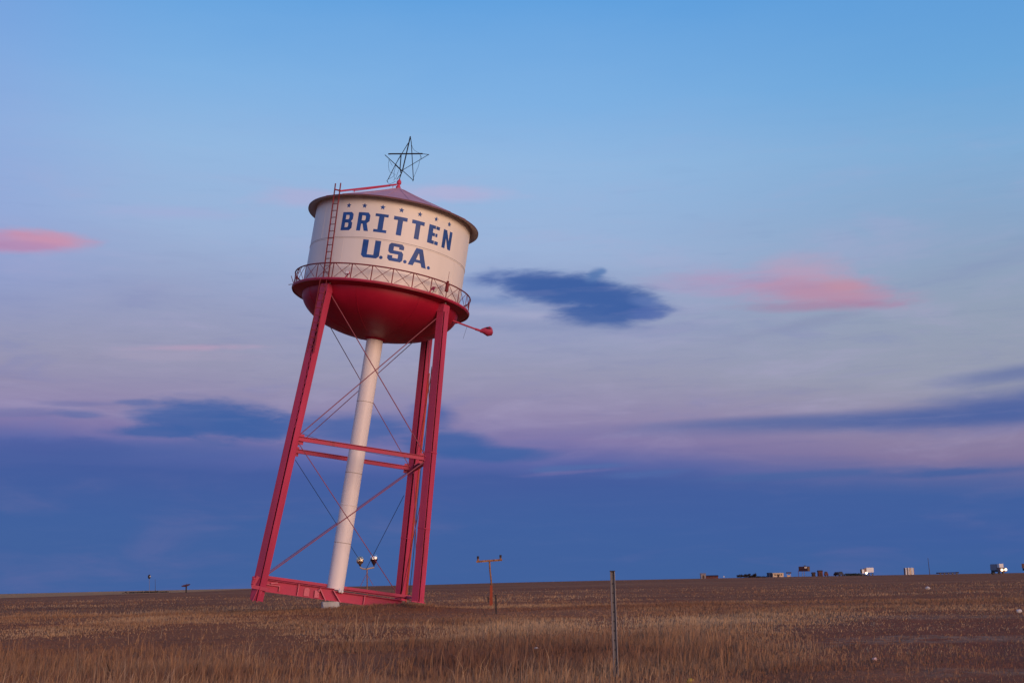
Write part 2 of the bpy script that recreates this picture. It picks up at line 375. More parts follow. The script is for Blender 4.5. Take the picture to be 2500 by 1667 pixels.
# ------------------------------------------------------------------ ground
def vnoise(x, y, seed=0):
    x = np.asarray(x, float); y = np.asarray(y, float)
    xi = np.floor(x).astype(np.int64); yi = np.floor(y).astype(np.int64); fx = x - xi; fy = y - yi
    def h(a, b):
        n = (a*374761393 + b*668265263 + seed*974711) & 0x7fffffff
        n = ((n ^ (n >> 13))*1274126177) & 0x7fffffff
        return ((n ^ (n >> 16)) & 0xffff)/65535.0
    sx = fx*fx*(3-2*fx); sy = fy*fy*(3-2*fy)
    return (h(xi, yi)*(1-sx) + h(xi+1, yi)*sx)*(1-sy) + (h(xi, yi+1)*(1-sx) + h(xi+1, yi+1)*sx)*sy - 0.5
def fbm(x, y, seed=0, o=4):
    s = 0; a = 1.0
    for i in range(o): s = s + a*vnoise(x*2**i, y*2**i, seed+i); a *= 0.5
    return s
def sstep(x, a, b):
    t = np.clip((x - a)/(b - a), 0, 1); return t*t*(3-2*t)
HZ_AZ = np.array([-180, -40, -21.03, -16, -8, -4, -0.2, 4, 8, 12, 16, 20.7, 40, 180.0])
HZ_EL = np.array([-0.05, -0.05, -0.055, -0.03, -0.02, -0.01, 0.02, 0.035, 0.035, 0.04, 0.03, 0.02, 0.0, -0.05])
CREST = 640.0
def ground_z(x, y):
    x = np.asarray(x, float); y = np.asarray(y, float)
    d = np.hypot(x, y)
    s = y                                             # the swell rises away from the road
    z = EYE - 1.66 + 0.66*sstep(s, 20, 54) + 0.0*d
    azd = np.degrees(np.arctan2(x, y))
    crest = EYE + CREST*np.tan(np.radians(np.interp(azd, HZ_AZ, HZ_EL)))
    w = sstep(d, 110, CREST)
    z = z*(1-w) + crest*w
    z = z - np.maximum(0, d - CREST - 120)*0.004      # beyond the crest the plain falls away
    near = 1 - sstep(d, 60, 200)
    z = z + (0.10*fbm(x/6.0, y/6.0, 3) + 0.07*fbm(x/1.7, y/1.7, 11))*near
    z = z + 0.30*fbm(x/60.0, y/60.0, 21)*sstep(d, 90, 220)*(1 - sstep(d, 420, 620))
    # earth heaped under the low side of the tower
    z = z + 0.16*np.exp(-(((x + 4.6)/1.5)**2 + ((y - 52.0)/1.3)**2))
    z = z + 0.15*np.exp(-(((x + 7.0)/5.0)**2 + ((y - 51.6)/4.0)**2))
    return z
def gz(x, y): return float(ground_z(x, y))
def at(u, D):                                         # stand a thing on the ground at bearing u and distance D
    d = ray(u, 1421); x = d.x*D
    return (x, D, gz(x, D))

radii = np.concatenate([np.geomspace(1.0, 14, 14), np.geomspace(15, 90, 190), np.geomspace(92, 800, 90), np.geomspace(830, 9000, 24)])
def az_list():
    a = np.concatenate([np.linspace(-180, -34, 50)[:-1], np.linspace(-34, 34, 330), np.linspace(34, 180, 50)[1:-1]])
    return np.radians(a)
A = az_list()
RR, AA = np.meshgrid(radii, A, indexing='ij')
X = RR*np.sin(AA); Y = RR*np.cos(AA); Z = ground_z(X, Y)
nr, na = RR.shape
verts = np.stack([X, Y, Z], -1).reshape(-1, 3)
verts = np.vstack([verts, [[0, 0, gz(0, 0)]]])
ii, jj = np.meshgrid(np.arange(nr-1), np.arange(na), indexing='ij')
j2 = (jj + 1) % na
quads = np.stack([ii*na + jj, (ii+1)*na + jj, (ii+1)*na + j2, ii*na + j2], -1).reshape(-1, 4)
c0 = len(verts) - 1
tris = np.stack([np.full(na, c0), np.arange(na), (np.arange(na)+1) % na], -1)
me = bpy.data.meshes.new('ground')
me.vertices.add(len(verts)); me.vertices.foreach_set('co', verts.ravel())
nl = quads.size + tris.size
me.loops.add(nl); me.loops.foreach_set('vertex_index', np.concatenate([quads.ravel(), tris.ravel()]))
npoly = len(quads) + len(tris)
me.polygons.add(npoly)
starts = np.concatenate([np.arange(len(quads))*4, quads.size + np.arange(len(tris))*3])
me.polygons.foreach_set('loop_start', starts)
me.polygons.foreach_set('loop_total', np.concatenate([np.full(len(quads), 4), np.full(len(tris), 3)]))
me.polygons.foreach_set('use_smooth', np.ones(npoly, bool))
me.update(calc_edges=True); me.validate()

def earth_material():
    mt = bpy.data.materials.new('dry_prairie'); mt.use_nodes = True
    N = NT(mt.node_tree); b = mt.node_tree.nodes['Principled BSDF']
    g = N.n.new('ShaderNodeNewGeometry').outputs['Position']
    big = N.noise(N.mapping(g, (0.012, 0.030, 0.0)), 1.0, 5.0, 0.55, 0.5)
    mid = N.noise(N.mapping(g, (0.10, 0.16, 0.0)), 1.0, 5.0, 0.6, 0.4)
    sm = N.noise(g, 2.2, 6.0, 0.65)
    fine = N.noise(N.mapping(g, (9, 9, 0.5)), 1.0, 4.0, 0.7)
    col = N.ramp(mid, [(0.30, (0.224, 0.071, 0.031, 1)), (0.45, (0.303, 0.106, 0.042, 1)), (0.58, (0.382, 0.152, 0.061, 1)), (0.72, (0.471, 0.225, 0.102, 1))])
    far = N.ramp(big, [(0.32, (0.236, 0.079, 0.034, 1)), (0.48, (0.315, 0.115, 0.048, 1)), (0.60, (0.404, 0.165, 0.068, 1)), (0.75, (0.505, 0.239, 0.102, 1))])
    col = N.mix(0.55, col, far)
    col = N.mix(N.smooth(sm, 0.52, 0.72, 0.0, 0.45), col, (0.190, 0.060, 0.031, 1))
    col = N.mix(N.smooth(fine, 0.45, 0.75, 0.0, 0.35), col, (0.427, 0.202, 0.093, 1))
    sp = N.n.new('ShaderNodeSeparateXYZ'); N.l.new(g, sp.inputs[0])
    wob = N.noise(N.mapping(g, (0.09, 0.09, 0.0)), 1.0, 2.0, 0.5)
    band = N.math('ADD', N.math('MULTIPLY', sp.outputs[1], 0.62), N.math('MULTIPLY', wob, 7.0))
    band = N.math('ADD', band, N.math('MULTIPLY', sp.outputs[0], -0.16))
    tr = N.math('SINE', N.math('MULTIPLY', band, 1.25))
    tr = N.math('MULTIPLY', N.smooth(tr, 0.62, 0.98), N.smooth(sm, 0.35, 0.62))
    zone = N.math('MULTIPLY', N.smooth(sp.outputs[0], 4.0, 10.0), N.smooth(sp.outputs[1], 52.0, 34.0))
    field = N.math('MULTIPLY', N.smooth(sp.outputs[0], -78.0, -92.0), N.smooth(N.math('ADD', sp.outputs[1], N.math('MULTIPLY', sp.outputs[0], 0.35)), 196.0, 206.0))
    col = N.mix(N.math('MULTIPLY', field, 0.7), col, (0.66, 0.36, 0.15, 1))      # stubble field beyond the fence line
    dirt = N.mix(N.math('MULTIPLY', zone, 0.75), col, (0.25, 0.085, 0.046, 1))
    col = N.mix(N.math('MULTIPLY', N.math('MULTIPLY', tr, zone), 0.75), dirt, (0.40, 0.26, 0.16, 1))
    N.l.new(col, b.inputs['Base Color'])
    b.inputs['Roughness'].default_value = 0.95; b.inputs['Specular IOR Level'].default_value = 0.1
    bn = N.n.new('ShaderNodeBump'); bn.inputs['Strength'].default_value = 0.7; bn.inputs['Distance'].default_value = 0.15
    N.l.new(N.math('ADD', sm, N.math('MULTIPLY', fine, 0.5)), bn.inputs['Height']); N.l.new(bn.outputs[0], b.inputs['Normal'])
    return mt
me.materials.append(earth_material())
tag(link('ground', me), kind='structure')

# ------------------------------------------------------------------ dry grass (one mass of blades)
def grass_material():
    mt = bpy.data.materials.new('dry_grass'); mt.use_nodes = True
    N = NT(mt.node_tree); b = mt.node_tree.nodes['Principled BSDF']
    g = N.n.new('ShaderNodeNewGeometry').outputs['Position']
    at_ = N.n.new('ShaderNodeAttribute'); at_.attribute_name = 'tone'
    rnd = at_.outputs['Fac']
    patch = N.noise(N.mapping(g, (0.11, 0.20, 0.0)), 1.0, 5.0, 0.6, 0.5)
    broad = N.noise(N.mapping(g, (0.030, 0.075, 0.0), (3.1, 1.7, 0)), 1.0, 4.0, 0.6, 0.6)
    k = N.math('ADD', N.math('MULTIPLY', patch, 0.62), N.math('MULTIPLY', broad, 0.95))
    k = N.math('MULTIPLY_ADD', N.math('SUBTRACT', k, 0.785), 1.0, 0.49)
    k = N.math('ADD', k, N.math('MULTIPLY', rnd, 0.18))
    col = N.ramp(k, [(0.24, (0.201, 0.084, 0.050, 1)), (0.45, (0.321, 0.152, 0.081, 1)), (0.58, (0.456, 0.244, 0.123, 1)), (0.78, (0.706, 0.448, 0.239, 1))])
    N.l.new(col, b.inputs['Base Color'])
    nv = N.n.new('ShaderNodeVectorMath'); nv.operation = 'MULTIPLY_ADD'      # blades shade with the sward they stand in
    N.l.new(N.n.new('ShaderNodeNewGeometry').outputs['Normal'], nv.inputs[0])
    nv.inputs[1].default_value = (0.45, 0.45, 0.45); nv.inputs[2].default_value = (0, 0, 0.75)
    nn = N.n.new('ShaderNodeVectorMath'); nn.operation = 'NORMALIZE'; N.l.new(nv.outputs[0], nn.inputs[0])
    N.l.new(nn.outputs[0], b.inputs['Normal'])
    b.inputs['Roughness'].default_value = 0.8; b.inputs['Specular IOR Level'].default_value = 0.1
    return mt
def grass():
    def blades(x, y, D, H, nb, spread, wmul, tone_n):
        n = len(x); z = ground_z(x, y)
        T = np.repeat(np.arange(n), nb); k = len(T)
        bx = x[T] + rng.normal(0, 1, k)*spread[T]; by = y[T] + rng.normal(0, 1, k)*spread[T]
        bz = z[T] - 0.04
        h = H[T]*(0.45 + 0.85*rng.random(k))
        yaw = rng.random(k)*2*np.pi; lean = np.abs(rng.normal(0, 0.33, k)) + 0.06
        w = (0.0030 + 0.00016*D[T])*(0.6 + 0.7*rng.random(k))*wmul
        ly = 0.6 + rng.normal(0, 1.5, k)
        lx, lyy = np.cos(ly)*h*lean, np.sin(ly)*h*lean
        wx, wy = np.cos(yaw)*w, np.sin(yaw)*w
        V = np.zeros((k, 5, 3))
        V[:, 0] = np.stack([bx - wx, by - wy, bz], 1); V[:, 1] = np.stack([bx + wx, by + wy, bz], 1)
        mx, my, mz = bx + lx*0.35, by + lyy*0.35, bz + h*0.6
        V[:, 2] = np.stack([mx + wx*0.8, my + wy*0.8, mz], 1); V[:, 3] = np.stack([mx - wx*0.8, my - wy*0.8, mz], 1)
        V[:, 4] = np.stack([bx + lx, by + lyy, bz + h*np.maximum(0.5, 1 - 0.35*lean)], 1)
        tone = np.clip(0.5*rng.random(n)[T] + 0.5*rng.random(k) + tone_n[T], 0, 1.3)
        return V, tone
    def scatter(n, d0, d1, near):
        u = rng.random(n)
        D = 1.0/((1/d0)*(1-u) + (1/d1)*u)               # even cover as seen from the road
        D = np.where(rng.random(n) < near, 21 + 36*rng.random(n), D)
        a = np.radians((rng.random(n)*2 - 1)*29)
        x = D*np.sin(a); y = D*np.cos(a)
        cover = fbm(x/3.1, y/4.2, 41) + 0.8*fbm(x/10.0, y/13.0, 47)
        bare = sstep(np.degrees(a) + 5*fbm(x/6, y/6, 77), 6, 15)*(1 - sstep(D, 34, 58))
        return x, y, D, cover, bare
    tower_d = lambda x, y: np.hypot((x + 7)/5.5, (y - 51)/5)
    # standing tufts
    x, y, D, cover, bare = scatter(80000, 9.0, 190.0, 0.45)
    p = sstep(cover, -0.75, 0.15)*(1 - 0.86*bare)
    keep = rng.random(len(x)) < p
    x, y, D, cover, bare = x[keep], y[keep], D[keep], cover[keep], bare[keep]
    H = (0.10 + 0.15*np.clip(cover + 0.55, 0, 1.4))*(1.0 - 0.5*bare)*np.where(D < 34, 1.25, 0.8)
    H = np.where((rng.random(len(x)) < 0.05) & (D < 38) & (bare < 0.4), H*2.1, H)
    H = np.where(tower_d(x, y) < 1, H*0.85, H)
    V1, t1 = blades(x, y, D, H, 8, 0.07 + 0.004*D, 0.85, 0.25*np.clip(cover, -0.6, 0.6) - 0.9*sstep(fbm(x/1.1, y/1.6, 131), 0.42, 0.62))
    # tall pale seed stalks, thin and scattered, near the road
    x, y, D, cover, bare = scatter(5200, 16.0, 40.0, 0.3)
    st = fbm(x/2.2, y/2.2, 91) > 0.12
    keep = st & (D < 40) & (bare < 0.35)
    x, y, D, cover = x[keep], y[keep], D[keep], cover[keep]
    V2, t2 = blades(x, y, D, 0.42 + 0.22*rng.random(len(x)), 3, np.full(len(x), 0.10), 0.75, np.full(len(x), 0.45))
    # short stubble everywhere, also on the trodden ground
    x, y, D, cover, bare = scatter(70000, 12.0, 240.0, 0.35)
    keep = rng.random(len(x)) < (0.5 + 0.5*sstep(cover, -0.8, 0.3))*(1 - 0.75*bare)
    x, y, D, cover = x[keep], y[keep], D[keep], cover[keep]
    V3, t3 = blades(x, y, D, 0.05 + 0.06*rng.random(len(x)), 3, 0.06 + 0.003*D, 1.35, 0.3*np.clip(cover, -0.6, 0.6))
    V = np.concatenate([V1, V2, V3]); tone = np.concatenate([t1, t2, t3]); k = len(V)
    me = bpy.data.meshes.new('dry_grass')
    me.vertices.add(k*5); me.vertices.foreach_set('co', V.ravel())
    base = np.arange(k)*5
    q = np.stack([base, base+1, base+2, base+3], 1); t = np.stack([base+3, base+2, base+4], 1)
    lo = np.concatenate([q, t], 1).ravel()
    me.loops.add(len(lo)); me.loops.foreach_set('vertex_index', lo)
    me.polygons.add(k*2)
    st = np.stack([np.arange(k)*7, np.arange(k)*7 + 4], 1).ravel()
    me.polygons.foreach_set('loop_start', st); me.polygons.foreach_set('loop_total', np.tile([4, 3], k))
    me.update(calc_edges=True)
    at_ = me.attributes.new('tone', 'FLOAT', 'POINT')
    at_.data.foreach_set('value', np.repeat(tone, 5))
    me.materials.append(grass_material())
    tag(link('dry_grass', me), 'dry brown prairie grass covering the field', 'grass', kind='stuff')
grass()

# ------------------------------------------------------------------ leaning water tower (local frame: z along its axis, -y its front)
TL = Matrix.Translation((-7.1317, 52.6579, EYE - 0.261)) @ Matrix.Rotation(-0.0171, 4, 'X') @ Matrix.Rotation(0.1539, 4, 'Y') @ Matrix.Rotation(0.1983, 4, 'Z')
tower = bpy.data.objects.new('water_tower', None); COL.objects.link(tower)
tower.matrix_world = TL
tag(tower, 'leaning red and cream water tower with blue lettering and a wire star on top', 'water tower')
RT, ZW, ZS, ZB, ZA = 3.2, 11.795, 13.55, 15.19, 16.71
def cyl(th, r, z):
    t = R(th); return Vector((r*math.sin(t), -r*math.cos(t), z))

# tank shell: two courses, the lower one lapping a finger outside the upper
sh = MB()
sh.lathe([(RT, ZS + 0.0), (RT, ZB + 0.12)], 192)
sh.lathe([(RT - 0.03, ZW - 0.015), (RT, ZW - 0.015), (RT, ZS - 0.03), (RT + 0.012, ZS - 0.03), (RT + 0.012, ZS + 0.006), (RT - 0.02, ZS + 0.006)], 192)
shell = sh.build('shell', M['cream'], tower)
MB().lathe([(RT + 0.002, ZS + 0.007), (RT + 0.013, ZS + 0.007), (RT + 0.013, ZS + 0.022), (RT + 0.002, ZS + 0.022)], 192).build('seam', M['seam'], shell)
for th in (-38, 52, 100, 190):         # vertical butt welds, staggered by course
    MB().beam(cyl(th, RT + 0.001, ZW), cyl(th, RT + 0.001, ZS - 0.035), cyl(th + 90, 1, 0), 0.02, 0.008).build('weld', M['cream'], shell)
for th in (-62, 28, 75):
    MB().beam(cyl(th, RT + 0.001, ZS + 0.03), cyl(th, RT + 0.001, ZB - 0.05), cyl(th + 90, 1, 0), 0.02, 0.008).build('weld', M['cream'], shell)

# bowl
ZE, ZBB = ZW - 0.12, 10.22
prof = [(RT*math.cos(t), ZE - (ZE - ZBB)*math.sin(t)) for t in np.linspace(0, math.pi/2 - 0.1, 28)]
bowl = MB().lathe([(RT - 0.002, ZW - 0.03)] + prof, 128).build('bowl', M['red_deep'], tower)
for th in range(-157, 180, 45):
    path = [cyl(th, RT*math.cos(t) + 0.002, ZE - (ZE - ZBB)*math.sin(t) - 0.002) for t in np.linspace(0.02, 1.2, 16)]
    MB().tube(path, 0.010, 5).build('weld', M['red_deep'], bowl)

# conical roof with overhanging eave
roof_prof = []
for t in np.linspace(0, 1, 14):
    r = 0.02 + (3.52 - 0.02)*t
    roof_prof.append((r, ZA - (ZA - ZB - 0.03)*(t**0.94)))
roof = MB().lathe(roof_prof, 144).build('roof', M['roof'], tower)
MB().lathe([(3.522, ZB + 0.028), (3.537, ZB + 0.02), (3.537, ZB - 0.032)], 144).build('rim', M['roof_rim'], roof)
MB().lathe([(3.532, ZB - 0.03), (3.50, ZB - 0.032), (RT - 0.05, ZB + 0.10)], 144).build('eave', M['soffit'], tower)
for k in range(24):
    th = k*15 + 4
    path = [cyl(th, max(r, 0.12), z + 0.006) for r, z in roof_prof[1:]]
    MB().tube(path, 0.012, 4).build('roof_seam', M['roof'], roof)

# finial
MB().lathe([(0.10, 16.66), (0.10, 16.74), (0.065, 16.76), (0.06, 16.84), (0.09, 16.86), (0.10, 16.92), (0.085, 16.99), (0.045, 17.03), (0.03, 17.08), (0.001, 17.08)], 24, c=(-0.04, 0)).build('finial', M['red'], tower)

# wire star
star = bpy.data.objects.new('star', None); COL.objects.link(star); star.parent = tower
def P2(pts, y=0.0): return [Vector((x, y if not isinstance(y, (list, tuple)) else y[i], z)) for i, (x, z) in enumerate(pts)]
bars = [([(0.12, 18.98), (0.02, 17.46)], 0.020), ([(0.12, 18.98), (0.2, 18.73), (0.53, 17.15), (0.51, 17.08)], 0.013),
        ([(-0.67, 18.05), (-0.56, 18.08), (0.74, 18.35)], 0.024), ([(0.74, 18.35), (1.01, 18.37)], 0.011),
        ([(-0.8, 18.0), (-0.28, 17.66)], 0.013), ([(-0.28, 17.66), (0.02, 17.45)], 0.022), ([(0.02, 17.45), (0.51, 17.13)], 0.012),
        ([(1.01, 18.37), (0.04, 17.49)], 0.010), ([(0.08, 18.69), (-0.1, 18.22), (-0.3, 17.68), (-0.51, 16.97)], 0.012),
        ([(-0.14, 18.18), (-0.09, 17.53), (-0.02, 17.34)], 0.017), ([(0.02, 17.45), (-0.01, 17.32), (-0.05, 17.06)], 0.015),
        ([(-0.51, 16.97), (-0.55, 16.93), (-0.50, 16.87)], 0.012), ([(-0.01, 17.32), (-0.16, 17.02)], 0.010), ([(-0.3, 17.68), (-0.28, 17.66)], 0.02)]
for i, (p, r) in enumerate(bars):
    yo = -0.05 + 0.02*(i % 6)
    MB().tube(P2(p, yo), r*1.25, 6).build('star_bar', M['black_iron'], star)
wires = [[(-0.59, 17.84), (-0.60, 17.68), (-0.57, 17.54), (-0.53, 17.40), (-0.46, 17.30), (-0.33, 17.29), (-0.24, 17.26), (-0.35, 17.12), (-0.49, 17.0)],
         [(-0.52, 16.86), (-0.46, 16.81), (-0.39, 16.81), (-0.28, 16.88), (-0.19, 16.96)], [(0.24, 18.64), (0.30, 18.52), (0.37, 18.44), (0.50, 18.39), (0.63, 18.35)],
         [(0.64, 18.3), (0.68, 18.18), (0.67, 18.08), (0.66, 17.9), (0.64, 17.74), (0.58, 17.5), (0.53, 17.27)], [(-0.14, 17.48), (-0.15, 17.38), (-0.17, 17.27), (-0.2, 17.1), (-0.28, 16.99)],
         [(-0.62, 17.85), (-0.5, 17.7), (-0.42, 17.6)], [(-0.3, 17.66), (-0.29, 17.5), (-0.31, 17.35), (-0.30, 17.2), (-0.24, 17.05)], [(-0.12, 18.15), (-0.22, 17.95), (-0.27, 17.78)],
         [(0.66, 18.3), (0.72, 18.22), (0.74, 18.12)], [(-0.2, 17.97), (-0.17, 18.1), (-0.2, 18.2)]]
for i, p in enumerate(wires): MB().tube(P2(p, 0.06 - 0.02*(i % 4)), 0.0065, 4).build('loose_wire', M['black_iron'], star)

# roof pipe from finial to the ladder head
pA, pB = Vector((-0.14, -0.06, 16.80)), Vector((-2.40, -1.62, 15.62))
lr = MB(); lr.tube([pA, pB], 0.038, 8); lr.tube([pA + Vector((-0.25, -0.18, -0.17)), pB.lerp(pA, 0.22) + Vector((0, 0, -0.07))], 0.014, 6)
for t in (0.06, 0.75): lr.tube([pA.lerp(pB, t), pA.lerp(pB, t) + Vector((0, 0, -0.12))], 0.014, 5)
lr.tube([pB, pB + Vector((-0.22, -0.10, 0.0))], 0.03, 6)
lr.build('roof_pipe', M['red'], tower)

# ladders
def ladder(name, top, bot, side, width, step, mat, r=0.016):
    top, bot, side = Vector(top), Vector(bot), Vector(side).normalized()
    mb = MB()
    for s in (-1, 1): mb.beam(top + side*s*width/2, bot + side*s*width/2, side, 0.022, 0.05)
    o = mb.build(name, mat, tower)
    n = int((top - bot).length/step); me = None
    for i in range(1, n):
        c = top.lerp(bot, i/n)
        if me is None:
            me = MB().tube([-side*width/2, side*width/2], r, 5).mesh('rung', mat)
        g = link('rung', me, o); g.location = c
    return o
ltop, lbot = cyl(-44.2, 3.66, 15.62), cyl(-46.6, 3.32, ZW + 0.02)
ladder('ladder', ltop, lbot, cyl(-44 + 90, 1, 0), 0.27, 0.26, M['rail'])
def leg_c(sx, sy, z):
    s = 2.9255 + (2.2924 - 2.9255)*z/11.7947
    return Vector((sx*s, sy*s, z))
rad = Vector((-1, -1, 0)).normalized(); tan_ = Vector((1, -1, 0)).normalized()
ladder('leg_ladder', leg_c(-1, -1, 11.74) + Vector((-0.19, -0.36, 0)), leg_c(-1, -1, 8.8) + Vector((-0.06, -0.31, 0)), (1, -0.25, 0), 0.25, 0.28, M['rail'])

# walkway and railing
RW = 3.63
wk = MB().lathe([(RT + 0.014, ZW - 0.02), (RW - 0.02, ZW - 0.02), (RW, ZW), (RW, ZW - 0.085), (RW - 0.025, ZW - 0.085), (RW - 0.03, ZW - 0.05), (RT - 0.005, ZW - 0.16)], 128, smooth=False)
walk = wk.build('walkway', M['red_deep'], tower)
MB().lathe([(RW + 0.002, ZW + 0.01), (RW + 0.02, ZW + 0.01), (RW + 0.02, ZW - 0.04), (RW + 0.002, ZW - 0.04)], 128, smooth=False).build('rim', M['red'], walk)
ZR = 12.385; RR_ = 3.60
railing = MB().tube([cyl(t, RR_, ZR) for t in np.linspace(-180, 180, 97)[:-1]], 0.028, 8, closed=True).build('railing', M['rail'], tower)
NP = 28; DT = 360/NP; T0 = 0.84
post_me = MB().beam((0, 0, ZW), (0, 0, ZR), (1, 0, 0), 0.04, 0.012).mesh('post', M['rail'])
for k in range(NP):
    th = T0 + k*DT
    o = link('post', post_me, railing); o.location = cyl(th, RR_, 0); o.rotation_euler = (0, 0, R(th))
for k in range(NP):
    a, b = T0 + k*DT + 1.6, T0 + (k+1)*DT - 1.6
    for s in (0, 1):
        p, q = (cyl(a, RR_, ZR - 0.03), cyl(b, RR_, ZW + 0.04)) if s else (cyl(a, RR_ - 0.012, ZW + 0.04), cyl(b, RR_ - 0.012, ZR - 0.03))
        if (k in (20, 21) and s): q = q + Vector((0, 0, 0.12))
        MB().tube([p, p.lerp(q, 0.5) + Vector((random.uniform(-.015, .015), 0, random.uniform(-.015, .015))), q], 0.0105, 5).build('brace', M['rail'], railing)
# bent and broken pieces at the left end of the walkway
for pts in ([(-84, 3.62, ZW + 0.05), (-86, 3.75, ZW + 0.36)], [(-82, 3.62, ZW + 0.0), (-85, 3.80, ZW - 0.03)], [(-78, 3.6, ZW), (-79, 3.62, 12.15), (-75, 3.58, ZR - 0.02)], [(-73, 3.6, ZW), (-75, 3.62, 12.1), (-71, 3.58, ZR)]):
    MB().tube([cyl(*p) for p in pts], 0.014, 5).build('bent_rod', M['rail'], railing)
# floodlights clamped to the walkway
def floodlight(th, z, face, scale=1.0):
    c = cyl(th, RW + 0.02, z)
    mb = MB(); mb.tube([cyl(th - 2, RW, ZW), c], 0.025, 6)
    f = Vector(face).normalized(); s = f.cross(Vector((0, 0, 1))).normalized(); u = s.cross(f)
    mb.beam(c - f*0.02, c + f*0.14*scale, s, 0.10*scale, 0.08*scale, w2=0.22*scale, h2=0.17*scale)
    o = mb.build('floodlight', M['red'], tower)
    g = MB(); g.obox(c + f*0.147*scale, s, u, f, 0.09*scale, 0.07*scale, 0.006); g.build('lens', M['white'], o)
    return o
floodlight(-26.0, ZW + 0.17, (-0.6, -1, 0.25), 0.8)
floodlight(27.5, ZW + 0.20, (0.9, -0.6, -0.5), 1.1)
c = cyl(38.8, RR_ + 0.03, 12.2)
jb = MB(); jb.obox(c, cyl(128.8, 1, 0), cyl(38.8, 1, 0), (0, 0, 1), 0.055, 0.045, 0.16); jb.tube([c + Vector((0, 0, .1)), c + Vector((0, 0, .65))], 0.008, 5)
jb.obox(c + Vector((0, 0, 0.22)), cyl(128.8, 1, 0), cyl(38.8, 1, 0), (0, 0, 1), 0.035, 0.035, 0.05)
jb.build('junction_box', M['rail'], tower)

# riser pipe
RP = 0.335
rp = MB().lathe([(RP, 0.14), (RP, 3.42), (RP + 0.012, 3.43), (RP + 0.012, 3.47), (RP, 3.48), (RP, 6.9), (RP, ZBB + 0.4)], 48).build('riser_pipe', M['pipe_white'], tower)
for z in (1.95, 4.72, 7.6): MB().lathe([(RP + 0.001, z), (RP + 0.005, z), (RP + 0.005, z + 0.018), (RP + 0.001, z + 0.018)], 48).build('seam', M['seam'], rp)
MB().lathe([(RP + 0.12, ZBB + 0.02), (RP + 0.05, ZBB - 0.05), (RP + 0.002, ZBB - 0.05)], 48).build('collar', M['red_deep'], tower)
MB().sphere((0.14, -0.62, 0.10), 0.06, 10, 6).sphere((0.24, -0.62, 0.09), 0.055, 10, 6).tube([(0.14, -0.5, 0.2), (0.14, -0.62, 0.12)], 0.025, 6).build('drain_valve', M['white'], tower)

# legs: two channels whose webs run radially, laced across the open faces
legs = {}
for (sx, sy) in ((-1, -1), (1, -1), (-1, 1), (1, 1)):
    zb = {(-1, -1): -0.62, (1, -1): 0.10, (-1, 1): -0.62, (1, 1): 0.06}[(sx, sy)]
    zt = 11.62
    er = Vector((sx, sy, 0)).normalized(); et = Vector((-sx*0 - sy, sx, 0)).normalized()
    front_t = et if et.y < 0 or (abs(et.y) < 1e-6 and et.x > 0) else -et     # tangential side that faces the viewer
    p, q = leg_c(sx, sy, zb), leg_c(sx, sy, zt)
    mb = MB()
    D_, W_, th_ = 0.31, 0.34, 0.022
    mb.beam(p + front_t*(W_/2), q + front_t*(W_/2), front_t, th_, D_)        # near web
    mb.beam(p - front_t*(W_/2), q - front_t*(W_/2), front_t, th_, D_)        # far web
    gap = 0.07
    for s in (1, -1):                                                        # outer and inner faces: flange turned in from the far web
        off = er*s*(D_/2 - 0.011)
        gap = 0.06 if sx < 0 else 0.085
        wfl = W_ - gap - 0.02
        mid = -front_t*(W_/2 - 0.012 - wfl/2)
        if (sx, sy) == (-1, -1) and s == 1:
            wt = wfl - 0.055
            mb.beam(p + off + mid, q + off - front_t*(W_/2 - 0.012 - wt/2), front_t, wfl, 0.018, w2=wt)
        else: mb.beam(p + off + mid, q + off + mid, front_t, wfl, 0.018)
    leg = mb.build('leg', M['red'], tower); legs[(sx, sy)] = leg
    MB().beam(p + Vector((0, 0, .05)), q, front_t, W_*0.55, D_*0.62).build('leg_shade_core', M['red_shade'], leg)  # dark block added inside so the leg gaps look shaded
    # lacing bars across the outer gap, top to the strut
    if sx < 0 and sy < 0:
        z = 11.1; flip = 1; zlow = 6.0 if sx < 0 else 9.5
        while z > zlow:
            z2 = z - 0.17
            g0 = 0.115 if sx < 0 else 0.08
            g0 = g0 if z > 9 else g0*0.7
            a_ = leg_c(sx, sy, z) + er*(D_/2 - 0.004) + front_t*(W_/2 - 0.02); b_ = leg_c(sx, sy, z2) + er*(D_/2 - 0.004) + front_t*(W_/2 - 0.02 - g0)
            if flip < 0: a_, b_ = a_ - front_t*g0, b_ + front_t*g0
            MB().beam(a_, b_, er, 0.012, 0.026).build('lacing_bar', M['red'], leg)
            z = z2; flip = -flip
    for z in ((5.75, 2.85) if sy < 0 else (5.95, 2.6)):                      # splice bands
        if sx > 0: MB().obox(leg_c(sx, sy, z), er, et, (0, 0, 1), D_/2 + 0.014, W_/2 + 0.025, 0.02).build('splice_band', M['red'], leg)
    # cap and lug under the walkway
    cpm = MB(); cpm.obox(leg_c(sx, sy, 11.45), er, et, (0, 0, 1), D_/2 + 0.012, W_/2 + 0.022, 0.14)
    cpm.beam(leg_c(sx, sy, 11.55), leg_c(sx, sy, 11.80) - er*0.06, et, 0.16, 0.20, w2=0.09)
    cpm.build('leg_cap', M['red'], leg)
    if sy < 0:
        c = leg_c(sx, sy, 11.70) + er*0.15 + Vector((0.14 if sx < 0 else -0.1, 0, 0))
        MB().tube([c + Vector((-.05, 0, .03)), c + Vector((.02, -.02, .03)), c + Vector((.06, -.02, -.06))], 0.022, 6).build('insulator', M['white'], leg)
